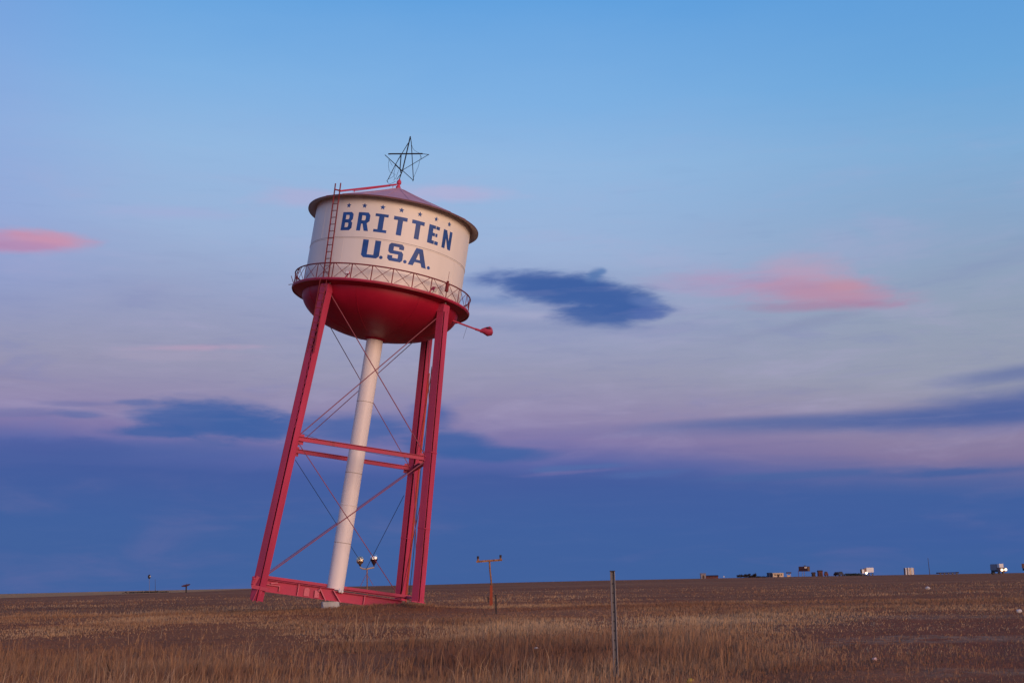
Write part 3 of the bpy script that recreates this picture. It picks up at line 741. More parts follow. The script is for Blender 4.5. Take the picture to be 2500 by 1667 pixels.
# feet of the lifted left-hand legs and the low right-hand ones
for (sx, sy) in ((-1, -1), (-1, 1)):
    c = leg_c(sx, sy, -0.15)
    mb = MB(); mb.beam(c + Vector((-0.28, -0.2, 0.02)), c + Vector((0.34, -0.2, -0.03)), (0, 1, 0), 0.05, 0.13)
    mb.beam(c + Vector((-0.26, -0.16, 0.0)), c + Vector((-0.10, -0.16, 0.40)), (0, 1, 0), 0.04, 0.12)
    mb.tube([c + Vector((-0.27, -0.18, 0.1)), c + Vector((-0.24, -0.18, 0.28))], 0.045, 8)
    mb.sphere(c + Vector((-0.25, -0.18, 0.3)), 0.065, 8, 6)
    mb.beam(leg_c(sx, sy, -0.66) + Vector((0.02, -0.15, 0)), c + Vector((0.13, -0.17, 0.0)), (1, 0, 0), 0.05, 0.03)
    mb.beam(leg_c(sx, sy, -0.66) + Vector((-0.13, -0.15, 0)), c + Vector((-0.02, -0.17, 0.0)), (1, 0, 0), 0.03, 0.03)
    mb.build('foot_bracket', M['red'], legs[(sx, sy)])
for (sx, sy) in ((1, -1), (1, 1)):
    c = leg_c(sx, sy, 0.12 if sy < 0 else 0.07)
    MB().obox(c, (1, 0, 0), (0, 1, 0), (0, 0, 1), 0.25, 0.22, 0.02).build('foot_plate', M['red'], legs[(sx, sy)])
# orange-red cable tray down the back right leg
c0_, c1_ = leg_c(1, 1, 0.0), leg_c(1, 1, 9.6)
o_ = Vector((0.235, -0.06, 0))
MB().beam(c0_ + o_, c1_ + o_, (1, 0, 0), 0.07, 0.06).build('cable_tray', M['red_rust'], legs[(1, 1)])
MB().tube([leg_c(1, 1, z) + Vector((0.33 + 0.03*math.sin(z), 0, 0)) for z in np.linspace(0.3, 9.9, 24)], 0.014, 5).build('cable', M['cable'], legs[(1, 1)])

# struts
HS = 5.50
def strut(a, b):
    pa, pb = leg_c(*a, HS), leg_c(*b, HS); d = (pb - pa).normalized()
    side = d.cross(Vector((0, 0, 1)))
    if side.y > 0 or (abs(side.y) < 1e-6 and side.x < 0): side = -side       # outward / viewer side
    mb = MB(); mb.beam(pa + d*0.10, pb - d*0.10, side, 0.022, 0.16)           # web
    for s in (-1, 1): mb.beam(pa + d*0.10 + Vector((0, 0, s*0.08)) + side*0.0, pb - d*0.10 + Vector((0, 0, s*0.08)), side, 0.15, 0.018)
    o = mb.build('strut', M['red'], tower)
    for p_, s in ((pa, 1), (pb, -1)):
        MB().obox(p_ + d*s*0.24 + Vector((0, 0, -0.02)) - side*0.03, d, side, (0, 0, 1), 0.17, 0.009, 0.20).build('gusset', M['red'], o)
for a, b in (((-1, -1), (1, -1)), ((-1, 1), (1, 1)), ((-1, -1), (-1, 1)), ((1, -1), (1, 1))): strut(a, b)

# tension rods
def rod(p, q, r=0.016, mat='rod', name='rod', sag=0.0):
    p, q = Vector(p), Vector(q)
    pts = [p.lerp(q, t) + Vector((0, 0, -sag*4*t*(1-t))) for t in np.linspace(0, 1, 9 if sag else 2)]
    MB().tube(pts, r, 6).build(name, M[mat], tower)
ZT = 11.35
def g(a, z, toward, off=0.22):
    c = leg_c(*a, z); d = (leg_c(*toward, z) - c).normalized(); return c + d*off
rod(g((-1, -1), ZT, (1, -1), 0.12), g((1, -1), HS + 0.12, (-1, -1), 0.2), 0.019)
rod(g((1, -1), ZT - 0.2, (-1, -1), 0.12), g((-1, -1), HS + 0.15, (1, -1)), 0.019)
rod(g((-1, 1), ZT, (1, 1), 0.12), g((1, 1), HS + 0.12, (-1, 1)))
rod(g((1, 1), ZT, (-1, 1), 0.12), g((-1, 1), HS + 0.12, (1, 1)))
for s in (-1, 1):
    rod(g((s, -1), ZT, (s, 1), 0.12), g((s, 1), HS + 0.12, (s, -1)))
    rod(g((s, 1), ZT, (s, -1), 0.12), g((s, -1), HS + 0.12, (s, 1)))
    rod(g((s, -1), HS - 0.15, (s, 1)), g((s, 1), 0.25, (s, -1), 0.15))
    rod(g((s, 1), HS - 0.15, (s, -1)), g((s, -1), 0.25, (s, 1), 0.15))
rod(g((1, -1), HS - 0.15, (-1, -1)), g((-1, -1), 0.32, (1, -1), 0.15), 0.021)
rod(g((-1, -1), HS - 0.15, (1, -1)), (2.29, -0.4, 0.42), 0.017)
rod(g((1, 1), HS - 0.15, (-1, 1)), g((-1, 1), 0.32, (1, 1), 0.15))
rod(g((-1, 1), 6.3, (1, 1), 0.1), g((1, 1), 5.9, (-1, 1), 0.1), 0.007, 'cable', 'slack_wire', 0.16)

# base frame
bb = MB()     # long plate girder carrying the riser, in front
zt_, zb_ = 0.09, -0.30
yA = -0.47
def girder(mb, x0, x1, y, z0, z1, fl=0.30):
    mb.box(x0, x1, y - 0.012, y + 0.012, z0 + 0.022, z1 - 0.022)
    mb.box(x0, x1, y - fl/2, y + fl/2, z1 - 0.022, z1)
    mb.box(x0, x1, y - fl/2, y + fl/2, z0, z0 + 0.022)
girder(bb, -3.05, -0.06, yA, zb_, 0.175, 0.26); girder(bb, -0.06, 2.62, yA, zb_, zt_, 0.26)
gird = bb.build('base_girder', M['red'], tower)
stf = lambda: None
MB().box(-1.45, -1.42, yA - 0.12, yA - 0.012, zb_ + 0.022, 0.153).build('stiffener', M['red_worn_lit'], gird)
MB().box(1.125, 1.16, yA - 0.12, yA - 0.012, zb_ + 0.022, zt_ - 0.022).build('stiffener', M['red_worn_lit'], gird)
ap = MB()   # arched access plate
pts = [(-1.20, zb_ + .05), (-1.00, zb_ + .05), (-1.00, zt_ - .10)] + [(-1.10 + 0.10*math.cos(t), zt_ - .10 + 0.08*math.sin(t)) for t in np.linspace(0.3, math.pi - .3, 6)] + [(-1.20, zt_ - .10)]
n_ = len(pts)
ap.add([(x, yA - 0.05, z) for x, z in pts] + [(x, yA - 0.012, z) for x, z in pts], [tuple(range(n_)), tuple(reversed(range(n_, 2*n_)))] + [(i, n_ + i, n_ + (i+1) % n_, (i+1) % n_) for i in range(n_)])
ap.build('access_plate', M['red_worn_lit'], gird)
br = MB(); br.beam((-0.70, yA - 0.07, zb_ + 0.04), (-0.72, yA - 0.07, zt_ - 0.07), (1, 0, 0), 0.17, 0.05); br.tube([(-0.66, yA - 0.1, zt_ - 0.10), (-0.60, yA - 0.1, zt_ - 0.02)], 0.05, 8)
br.build('bracket', M['red_worn_lit'], gird)
shf = MB(); shf.box(-2.66, -2.14, yA - 0.10, yA - 0.012, -0.03, 0.0); shf.box(-2.17, -2.14, yA - 0.10, yA - 0.012, -0.22, -0.03); shf.beam((-2.5, yA - 0.09, 0.04), (-2.25, yA - 0.09, 0.10), (0, 1, 0), 0.03, 0.05)
shf.build('shelf_angle', M['red_worn_lit'], gird)
for (xa, xb) in ((-0.62, -0.33), (-0.10, 0.25)):
    MB().beam((xa, yA - 0.09, zt_ + 0.02), (xb, yA - 0.09, zb_ - 0.02), (0, 1, 0), 0.15, 0.035).build('stiffener', M['red_worn_lit'], gird)
b2 = MB()     # upper beam through the riser, in two lengths
for x0, x1 in ((-3.0, -RP - 0.002), (RP + 0.002, 3.0)):
    b2.box(x0, x1, 0.10 - 0.13, 0.10 + 0.13, 0.285, 0.31); b2.box(x0, x1, 0.10 - 0.012, 0.10 + 0.012, 0.17, 0.285); b2.box(x0, x1, 0.10 - 0.10, 0.10 + 0.10, 0.15, 0.17)
    b2.box(x0, x1, 0.10 - 0.13, 0.10 - 0.10, 0.20, 0.285)
b2.build('cross_beam', M['red'], tower)
for sx in (-1, 1):
    sb = MB(); x_ = sx*2.9
    zo = -0.06
    if sx > 0: sb.box(x_ - 0.08, x_ + 0.08, -2.70, 2.70, 0.18, 0.28)
    else: sb.box(x_ - 0.10, x_ + 0.10, -2.70, 2.70, zo + 0.12, zo + 0.14); sb.box(x_ - 0.012, x_ + 0.012, -2.70, 2.70, zo - 0.05, zo + 0.12); sb.box(x_ - 0.10, x_ + 0.10, -2.70, 2.70, zo - 0.07, zo - 0.05)
    sb.build('side_beam', M['red'], tower)

# street lamp arm from under the bowl
a0_ = Vector((2.55, -1.05, 11.38)); a1_ = Vector((4.12, -1.0, 11.10))
arm = MB().tube([a0_, a1_], 0.036, 8).tube([a1_ - Vector((0.25, 0, -0.045)), a1_ + Vector((0.05, 0, 0))], 0.05, 8).build('lamp_arm', M['red'], tower)
hd = MB(); ctr = Vector((4.36, -1.0, 11.12)); axx = Vector((0.93, 0, 0.36)).normalized()
def ring(c, r, ax, n=14):
    ax = Vector(ax).normalized(); s = ax.cross(Vector((0, 1, 0))).normalized(); u = Vector((0, 1, 0))
    return [c + (s*math.cos(t)*r + u*math.sin(t)*r) for t in [2*math.pi*k/n for k in range(n)]]
rings = [ring(a1_ - axx*0.05, 0.05, axx), ring(a1_ + axx*0.05, 0.10, axx), ring(ctr - axx*0.02, 0.19, axx), ring(ctr + axx*0.16, 0.19, axx), ring(ctr + axx*0.22, 0.12, axx), ring(ctr + axx*0.23, 0.01, axx)]
vs = [v for r_ in rings for v in r_]; fs = [(i*14 + j, i*14 + (j+1) % 14, (i+1)*14 + (j+1) % 14, (i+1)*14 + j) for i in range(5) for j in range(14)]
hd.add(vs, fs, True); head = hd.build('lamp_head', M['red'], arm)
MB().tube([ctr + Vector((-0.06, -0.16, 0.12)), ctr + Vector((0.08, -0.17, 0.11)), ctr + Vector((0.12, -0.15, 0.05))], 0.03, 6).build('hinge', M['black_iron'], head)
MB().tube([a0_.lerp(a1_, 0.62), a0_.lerp(a1_, 0.60) + Vector((-0.06, 0, -0.55))], 0.005, 4).build('hanging_wire', M['cable'], arm)

# lettering: painted outlines wrapped on the shell
def spread(poly_loops, th0, th1, z0, z1, r=RT + 0.0165):
    """outline loops in a unit box -> thin sheet on the shell between bearings th0..th1 and heights z0..z1"""
    loops = [[Vector((x, y, 0)) for x, y in lp] for lp in poly_loops]
    flat = [v for lp in loops for v in lp]
    tri = tessellate_polygon(loops)
    bm = bmesh.new()
    bv = [bm.verts.new(v) for v in flat]
    for t in tri:
        try: bm.faces.new([bv[i] for i in t])
        except ValueError: pass
    nst = max(2, int(abs(th1 - th0)/1.6))
    for k in range(1, nst):
        bmesh.ops.bisect_plane(bm, geom=bm.verts[:] + bm.edges[:] + bm.faces[:], plane_co=(k/nst, 0, 0), plane_no=(1, 0, 0))
    for v in bm.verts:
        v.co = cyl(th0 + (th1 - th0)*v.co.x, r, z0 + (z1 - z0)*v.co.y)
    bmesh.ops.recalc_face_normals(bm, faces=bm.faces[:])
    for f in bm.faces:
        c_ = f.calc_center_median()
        if f.normal.dot(Vector((c_.x, c_.y, 0))) < 0: f.normal_flip()
    me = bpy.data.meshes.new('letter'); bm.to_mesh(me); bm.free()
    me.materials.append(M['blue'])
    return me
G = {}
s_, b_ = 0.34, 0.19
G['B'] = [[(0, 0), (.80, 0), (1, .13), (1, .40), (.86, .50), (1, .62), (1, .88), (.82, 1), (0, 1)], [(s_, .17), (s_, .42), (.60, .42), (.66, .37), (.66, .22), (.60, .17)], [(s_, .60), (s_, .84), (.60, .84), (.66, .79), (.66, .65), (.60, .60)]]
G['R'] = [[(0, 0), (s_, 0), (s_, .38), (.46, .38), (.64, 0), (1, 0), (.80, .42), (1, .54), (1, .86), (.82, 1), (0, 1)], [(s_, .56), (s_, .83), (.58, .83), (.65, .78), (.65, .61), (.58, .56)]]
G['I'] = [[(0, 0), (1, 0), (1, .15), (.70, .15), (.70, .85), (1, .85), (1, 1), (0, 1), (0, .85), (.30, .85), (.30, .15), (0, .15)]]
G['T'] = [[(.31, 0), (.69, 0), (.69, .80), (1, .80), (1, 1), (0, 1), (0, .80), (.31, .80)]]
G['E'] = [[(0, 0), (1, 0), (1, .19), (.40, .19), (.40, .42), (.86, .42), (.86, .60), (.40, .60), (.40, .82), (1, .82), (1, 1), (0, 1)]]
G['N'] = [[(0, 0), (.34, 0), (.34, .56), (.66, 0), (1, 0), (1, 1), (.68, 1), (.68, .46), (.36, 1), (0, 1)]]
G['U'] = [[(.14, 0), (.86, 0), (1, .13), (1, 1), (.68, 1), (.68, .18), (.32, .18), (.32, 1), (0, 1), (0, .13)]]
G['S'] = [[(.14, 0), (.86, 0), (1, .12), (1, .48), (.87, .60), (.33, .60), (.33, .82), (.68, .82), (.68, .70), (1, .70), (1, .88), (.86, 1), (.14, 1), (0, .88), (0, .53), (.13, .41), (.68, .41), (.68, .18), (.32, .18), (.32, .31), (0, .31), (0, .12)]]
G['A'] = [[(0, 0), (.26, 0), (.335, .21), (.665, .21), (.74, 0), (1, 0), (.68, 1), (.32, 1)], [(.39, .37), (.49, .72), (.51, .72), (.61, .37)]]
G['.'] = [[(.5 + .5*math.cos(t), .5 + .5*math.sin(t)) for t in np.linspace(0, 2*math.pi, 13)[:-1]]]
Z0, Z1 = 13.838, 14.566
for ch, a_, c_ in (('B', -42.0, -33.6), ('R', -29.1, -20.8), ('I', -16.6, -8.0), ('T', -3.6, 5.4), ('T', 9.4, 18.2), ('E', 22.5, 31.0), ('N', 35.3, 43.9)):
    link('letter', spread(G[ch], a_ - 0.3, c_ + 0.3, Z0 - 0.01, Z1 + 0.01, RT + 0.004), shell)
Z0, Z1 = 12.775, 13.49
for ch, a_, c_ in (('U', -22.8, -10.0), ('S', -4.3, 6.4), ('A', 10.6, 24.6)): link('letter', spread(G[ch], a_, c_, Z0, Z1, RT + 0.004), shell)
for th in (-8.6, 8.35, 26.6): link('full_stop', spread(G['.'], th - 1.25, th + 1.25, 12.775, 12.775 + 0.14, RT + 0.004), shell)
st5 = [[(.5 + rr*math.sin(t), .5 + rr*math.cos(t)) for t, rr in [(2*math.pi*k/10, .5 if k % 2 == 0 else .235) for k in range(10)]]]
for th in (-38.4, -25.9, -12.7, 0.5, 13.9, 27.2, 39.5):
    w_ = 0.225; dth = math.degrees(w_/RT/2)
    link('painted_star', spread(st5, th - dth, th + dth, 14.845 - w_/2, 14.845 + w_/2, RT + 0.004), shell)

# concrete footing under the girder
fp = TL @ Vector((-0.16, -0.47, zb_))
zf = gz(fp.x, fp.y) - 0.25
cf = MB()
h_ = fp.z - 0.035 - zf
rr_ = random.Random(4)
n_ = 14
rings_ = []
for zz_, k_ in ((0.0, 1.12), (h_*0.55, 1.04), (h_ - 0.03, 1.0), (h_, 0.94)):
    rings_.append([(0.33*k_*math.copysign(abs(math.cos(t))**0.45, math.cos(t)) + rr_.uniform(-.025, .025), 0.38*k_*math.copysign(abs(math.sin(t))**0.45, math.sin(t)) + rr_.uniform(-.025, .025), zz_) for t in [2*math.pi*k/n_ for k in range(n_)]])
vs_ = [v for r_ in rings_ for v in r_]
cf.add(vs_, [(i_*n_ + j_, i_*n_ + (j_+1) % n_, (i_+1)*n_ + (j_+1) % n_, (i_+1)*n_ + j_) for i_ in range(3) for j_ in range(n_)] + [tuple(3*n_ + j_ for j_ in range(n_))])
ft = cf.build('concrete_footing', M['concrete']); ft.location = (fp.x, fp.y, zf); ft.rotation_euler = (0, 0, 0.2)
tag(ft, 'pale concrete footing block under the red girder of the leaning tower', 'footing')

# ------------------------------------------------------------------ field objects near the tower
# twin floodlight stand behind the tower
LD = 63.0
lx, ly_, lz = at(896, LD)
ls = thing('floodlight_stand', (lx, ly_, lz), 'short post with two silvered round floodlights behind the leaning tower', 'floodlight')
def zel(v, D, u=896): return EYE + ray(u, v).z*D
ctop = zel(1386, LD) - lz
MB().tube([(0.02, 0, -0.2), (0, 0, ctop)], 0.028, 8).build('pole', M['rust_post'], ls)
cx = lambda u, v: (ray(u, v).x*LD - lx, 0, zel(v, LD, u) - lz)
MB().tube([cx(879, 1384), cx(886, 1388), cx(895, 1388.5), cx(905, 1386), cx(914, 1384.5)], 0.036, 8).build('crossbar', M['tan_pipe'], ls)
MB().tube([cx(894, 1402), cx(880, 1430)], 0.012, 5).build('stay', M['rod'], ls)
MB().tube([cx(896, 1402), cx(911, 1428)], 0.012, 5).build('stay', M['rod'], ls)
for (u, v, mat, ub, vb, dark) in ((879, 1367, 'brass_glass', 880, 1382, False), (913, 1362, 'chrome', 913, 1382, True)):
    o = MB().tube([cx(ub, vb), cx(ub, vb - 4)], 0.03, 8).build('bulb_holder', M['dark'], ls)
    c_ = cx(u, v); r_ = 0.18
    bm_ = MB()
    nseg = 10
    bm_.sphere(c_, r_, 10, 7, sz=1.12)
    k_ = bm_.mesh('bulb', M[mat])
    for p_ in k_.polygons: p_.use_smooth = False
    link('bulb', k_, ls)
    if dark: MB().lathe([(0.03, c_[2] - 0.34), (0.10, c_[2] - 0.22), (0.178, c_[2] - 0.055)], 14, c=(c_[0], c_[1])).build('reflector', M['maroon'], ls)
    else: MB().lathe([(0.03, c_[2] - 0.27), (0.07, c_[2] - 0.18)], 12, c=(c_[0], c_[1])).build('reflector', M['dark'], ls)
# guy wires from the back legs to the stand
for n_, (lp, u, v) in enumerate((((-2.312, 2.6, 5.124), 882, 1372), ((2.389, 2.6, 4.346), 894, 1389))):
    p_ = TL @ Vector(lp); q_ = Vector((ray(u, v).x*LD, LD - 0.06, zel(v, LD, u)))
    o = MB().tube([p_ - p_, q_ - p_], 0.012, 5).build('guy_wire', M['cable']); o.location = p_
    tag(o, ('dark guy wire from the hidden back left leg to the amber bulb', 'dark guy wire from the back right leg to the twin floodlight crossbar')[n_], 'wire', 'guy wires behind the tower')

# rusty T-shaped lamp post
TD = 60.0
tx, ty, tz = at(1199, TD)
tp = thing('lamp_post', (tx, ty, tz), 'rusty T-shaped post with two dark caps right of the tower', 'lamp post')
def lx_(u, v, D, o): return Vector((ray(u, v).x*D - o[0], 0, EYE + ray(u, v).z*D - o[2]))
o3 = (tx, ty, tz)
MB().tube([lx_(1200, 1430, TD, o3) + Vector((0, 0, -.1)), lx_(1199, 1415, TD, o3), lx_(1196.5, 1395, TD, o3), lx_(1195, 1369, TD, o3)], 0.038, 10).build('pole', M['rust_post'], tp)
pb_ = lx_(1199.5, 1480, TD, o3)
MB().beam(lx_(1199, 1484, TD, o3), lx_(1199.5, 1428, TD, o3), (1, 0, 0), 0.15, 0.10, w2=0.10).build('base_channel', M['rust_red'], tp)
MB().beam(lx_(1192, 1469, TD, o3), lx_(1192, 1455, TD, o3), (1, 0, 0), 0.06, 0.06).build('junction_box', M['dark'], tp)
MB().beam(lx_(1163, 1370.5, TD, o3), lx_(1226, 1366, TD, o3), (0, 1, 0), 0.07, 0.085).build('crossarm', M['rust_post'], tp)
for u, v in ((1167, 1369), (1222, 1366)):
    s_o = MB().tube([lx_(u, v, TD, o3), lx_(u, v - 6, TD, o3)], 0.042, 10).build('socket', M['rust_post'], tp)
    MB().tube([lx_(u, v - 6, TD, o3), lx_(u, v - 12, TD, o3)], 0.05, 10).build('cap', M['dark'], s_o)

# short dark stake in front of the T post
SD = 47.0
sx_, sy_, sz_ = at(1209.5, SD)
stp = thing('stake', (sx_, sy_, sz_), 'short dark metal stake in the grass beside the rusty T-shaped post', 'stake')
top_ = EYE + ray(1209.5, 1452).z*SD - sz_
MB().beam((0.01, 0, -0.15), (0, 0, top_), (1, 0, 0), 0.045, 0.045, w2=0.065, h2=0.05).build('shaft', M['dark'], stp)
MB().obox((0, 0, top_ + 0.008), (1, 0, 0), (0, 1, 0), (0, 0, 1), 0.042, 0.03, 0.008).build('cap', M['dark'], stp)

# foreground steel post
PD = 23.8
px_, py_, pz_ = at(1497, PD)
ptop = EYE + ray(1495, 1394).z*PD - pz_
fpst = thing('fence_post', (px_, py_, pz_), 'dull grey steel channel post standing alone in the foreground grass', 'post')
lean_ = Vector((ray(1495, 1394).x*PD - px_, 0, ptop))
w_, d_ = 0.082, 0.055
base_ = Vector((0, 0, -0.35)) 
web = MB(); web.beam(base_ + Vector((0, 0.02, 0)), lean_ + Vector((0, 0.02, 0)), (1, 0, 0), w_, 0.008)
web.beam(base_ + Vector((-w_/2 + 0.004, -0.012, 0)), lean_ + Vector((-w_/2 + 0.004, -0.012, 0)), (1, 0, 0), 0.008, d_)
web.build('channel', M['steel'], fpst)
MB().beam(base_ + Vector((w_/2 - 0.004, -0.012, 0)), lean_ + Vector((w_/2 - 0.004, -0.012, 0)), (1, 0, 0), 0.010, d_).build('flange', M['steel_light'], fpst)
MB().obox(lean_ + Vector((0, -0.002, 0.006)), (1, 0, 0), (0, 1, 0), (0, 0, 1), w_/2 + 0.006, 0.036, 0.006).build('top_plate', M['dark'], fpst)
for k in range(9):
    c_ = base_.lerp(lean_, 0.30 + k*0.075)
    MB().obox(c_ + Vector((0, 0.013, 0)), (1, 0, 0), (0, 1, 0), (0, 0, 1), 0.008, 0.004, 0.012).build('slot', M['dark'], fpst)

# twigs and a fallen wire
for (u, v0, u2, v2, D, lab) in ((1126, 1518, 1127, 1499, 44.0, 'thin upright twig in the grass left of the dark stake'), (1186, 1510, 1173, 1481, 44.5, 'thin leaning twig in the grass below the rusty T-shaped post')):
    x_, y_, z_ = at(u, D)
    t_ = thing('twig', (x_, y_, z_), lab, 'twig', 'twigs in the grass')
    tt = Vector((ray(u2, v2).x*D - x_, 0, EYE + ray(u2, v2).z*D - z_))
    MB().tube([(0, 0, -0.05), tt*0.5 + Vector((0.015, 0, 0)), tt], 0.014, 6, r2=0.006).build('stem', M['bark'], t_)
    MB().tube([tt*0.55, tt*0.75 + Vector((0.06, 0.03, 0.02))], 0.006, 5).build('side_shoot', M['bark'], t_)

# litter and stones
def scrap(name, u, D, size, mat, label, cat, flat=0.5, lift=0.03):
    x_, y_, z_ = at(u, D)
    n = 9; k = 6; mb = MB(); mb.sphere((0, 0, 0), 1.0, n, k)
    rr_ = random.Random(int(u))
    mb.v = [(x*size*(0.75 + 0.5*rr_.random()), y*size*(0.7 + .5*rr_.random())*0.7, z*size*flat*(0.7 + .6*rr_.random())) for x, y, z in mb.v]
    mb.sm = [False]*len(mb.sm)
    o = mb.build(name, M[mat]); o.location = (x_, y_, z_ + lift + size*flat*0.5)
    return tag(o, label, cat)
scrap('plastic_bag', 2264, 92, 0.17, 'litter_white', 'crumpled white plastic bag in the far right field below the thin pole', 'litter', 0.6, 0.12)
scrap('plastic_bag', 2482, 40, 0.09, 'litter_white', 'small white scrap at the right edge of the field', 'litter', 0.6, 0.10)
scrap('stone', 2124, 25.2, 0.055, 'litter_pink', 'pale pink stone on the bare dark earth at lower right', 'stone', 0.5, 0.05)
scrap('paper_scrap', 1306, 29.0, 0.045, 'litter_white', 'small white paper scrap in the grass left of the steel post', 'litter', 0.4, 0.14)
scrap('paper_scrap', 1676, 22.2, 0.06, 'litter_yellow', 'yellow paper scrap at the bottom edge right of the steel post', 'litter', 0.8, 0.05)

# ------------------------------------------------------------------ far left
def span(u0, u1, D): return ray(u0, 1421).x*D, ray(u1, 1421).x*D
def zz(u, v, D): return EYE + ray(u, v).z*D
FD = 330.0
x_, y_, z_ = at(364, FD)
yl = thing('yard_light', (x_, y_, z_), 'thin pole with a dark lamp head on the far left skyline', 'yard light')
h_ = zz(364, 1407, FD) - z_
MB().tube([(0.2, 0, -0.3), (0, 0, h_)], 0.045, 6).build('pole', M['steel'], yl)
MB().sphere((0, 0, h_), 0.36, 10, 7, sz=1.5).build('lamp_head', M['dark'], yl)
MB().sphere((0.27, -0.2, h_ + 0.05), 0.16, 8, 6).build('lens', M['white'], yl)
x_, y_, z_ = at(380, FD + 10)
o = MB().tube([(0, 0, -0.3), (-0.15, 0, zz(379, 1413, FD + 10) - z_)], 0.07, 6, r2=0.03).build('utility_pole', M['dark_wood']); o.location = (x_, y_, z_)
tag(o, 'bare dark pole on the left skyline beside the thin lamp pole', 'pole')
x_, y_, z_ = at(455, 300)
sdh = thing('satellite_dish', (x_, y_, z_), 'wide dark dish tilted on a short post on the left skyline', 'dish')
hb_ = zz(455, 1431, 300) - z_
MB().tube([(0, 0, -0.3), (0, 0, hb_)], 0.16, 8).build('post', M['dark'], sdh)
dsh = MB().lathe([(0.001, 0.0), (0.4, 0.03), (0.75, 0.12), (1.0, 0.26), (1.0, 0.29), (0.7, 0.16), (0.001, 0.05)], 24).build('dish', M['brick_red'], sdh)
dsh.location = (-0.05, 0, hb_ + 0.02); dsh.rotation_euler = (R(12), R(-9), 0)
MB().tube([(0, 0, 0.05), (0.3, 0, 0.7)], 0.03, 5).build('feed_arm', M['dark'], dsh)
xa, xb = span(315, 412, 350)
z_ = gz((xa + xb)/2, 350)

def leaf_mass(name, size, n, mat, seed, parent=None, leaf=0.3):
    rr_ = np.random.default_rng(seed); sx__, sy__, sz__ = size
    ncl = max(4, n//40); cc = rr_.normal(0, 0.42, (ncl, 3)); cc[:, 2] = np.abs(cc[:, 2])*0.9
    p = cc[rr_.integers(0, ncl, n)] + rr_.normal(0, 0.17, (n, 3))
    p[:, 2] = np.clip(p[:, 2], 0, 1.2)
    p *= np.array([sx__, sy__, sz__])
    vs = []; fs = []
    for i in range(n):
        a_ = rr_.normal(0, 1, 3); a_ /= np.linalg.norm(a_); b_ = np.cross(a_, rr_.normal(0, 1, 3)); b_ /= np.linalg.norm(b_)
        l_ = leaf*(0.6 + 0.8*rr_.random())
        vs += [tuple(p[i] - a_*l_), tuple(p[i] + b_*l_*0.5), tuple(p[i] + a_*l_), tuple(p[i] - b_*l_*0.5)]
        fs.append((4*i, 4*i+1, 4*i+2, 4*i+3))
    return MB().add(vs, fs).build(name, M[mat], parent)
hd_ = leaf_mass('hedge', ((xb - xa)*0.55, 1.0, 0.42), 700, 'leaf_dark', 5, leaf=0.25)
hd_.location = ((xa + xb)/2, 350, z_ - 0.1)
tag(hd_, 'low dark strip of scrub along the left skyline under the poles', 'hedge')

# ------------------------------------------------------------------ far right
def building(name, u0, u1, vtop, D, depth, wall, roofm, label, cat, gable=0.25, end=None, doors=0, wins=0):
    xa, xb = span(u0, u1, D); xc = (xa + xb)/2; w = xb - xa
    z_ = gz(xc, D); h = zz((u0 + u1)/2, vtop, D) - z_
    t = thing(name, (xc, D, z_), label, cat)
    hw_ = h*(1 - gable)
    wl = MB(); wl.box(-w/2, w/2, 0, depth, -0.4, hw_)
    wl.add([(-w/2, 0, hw_), (-w/2, depth, hw_), (-w/2, depth/2, h - 0.05), (w/2, 0, hw_), (w/2, depth, hw_), (w/2, depth/2, h - 0.05)], [(0, 2, 1), (3, 4, 5)])
    wl.build('wall', M[wall], t)
    if end: MB().box(-w/2 - 0.12, -w/2 - 0.01, -0.02, depth + 0.02, -0.4, hw_).build('end_wall', M[end], t)
    for s in (0, 1):
        y0 = -0.2 if s == 0 else depth + 0.2
        MB().add([(-w/2 - .2, y0, hw_ - 0.02), (w/2 + .2, y0, hw_ - 0.02), (w/2 + .2, depth/2, h), (-w/2 - .2, depth/2, h),
                  (-w/2 - .2, y0, hw_ + 0.10), (w/2 + .2, y0, hw_ + 0.10), (w/2 + .2, depth/2, h + 0.12), (-w/2 - .2, depth/2, h + 0.12)],
                 [(0, 1, 2, 3), (7, 6, 5, 4), (0, 4, 5, 1), (1, 5, 6, 2), (2, 6, 7, 3), (3, 7, 4, 0)]).build('roof_slope', M[roofm], t)
    for k in range(doors):
        x = -w/2 + (k + 0.5)*w/doors
        MB().box(x - 0.5, x + 0.5, -0.06, -0.003, 0.0, hw_*0.75).build('door', M['dark_wood'], t)
    for k in range(wins):
        x = -w/2 + (k + 1)*w/(wins + 1)
        MB().box(x - 0.35, x + 0.35, -0.05, -0.003, hw_*0.45, hw_*0.8).build('window', M['glass'], t)
    return t
BD = 700.0
building('shed', 1712, 1724, 1398.5, 720, 3.0, 'grey_wall', 'grey_wall', 'small grey brown shed at the left end of the distant settlement', 'shed', 0.2, doors=1)
building('low_annex', 1725, 1754, 1404.0, 725, 2.5, 'brick_red', 'maroon', 'long low roof just right of the small grey brown shed', 'building', 0.3, wins=3)
x_, y_, z_ = at(1768, 650)
o = MB().box(-0.25, 0.25, -0.05, 0.05, 0.5, 1.1).box(-0.05, 0.05, -0.04, 0.04, -0.3, 0.5).build('field_sign', M['litter_white']); o.location = (x_, y_, z_)
tag(o, 'tiny white board on a stake left of the dark distant trees', 'sign')
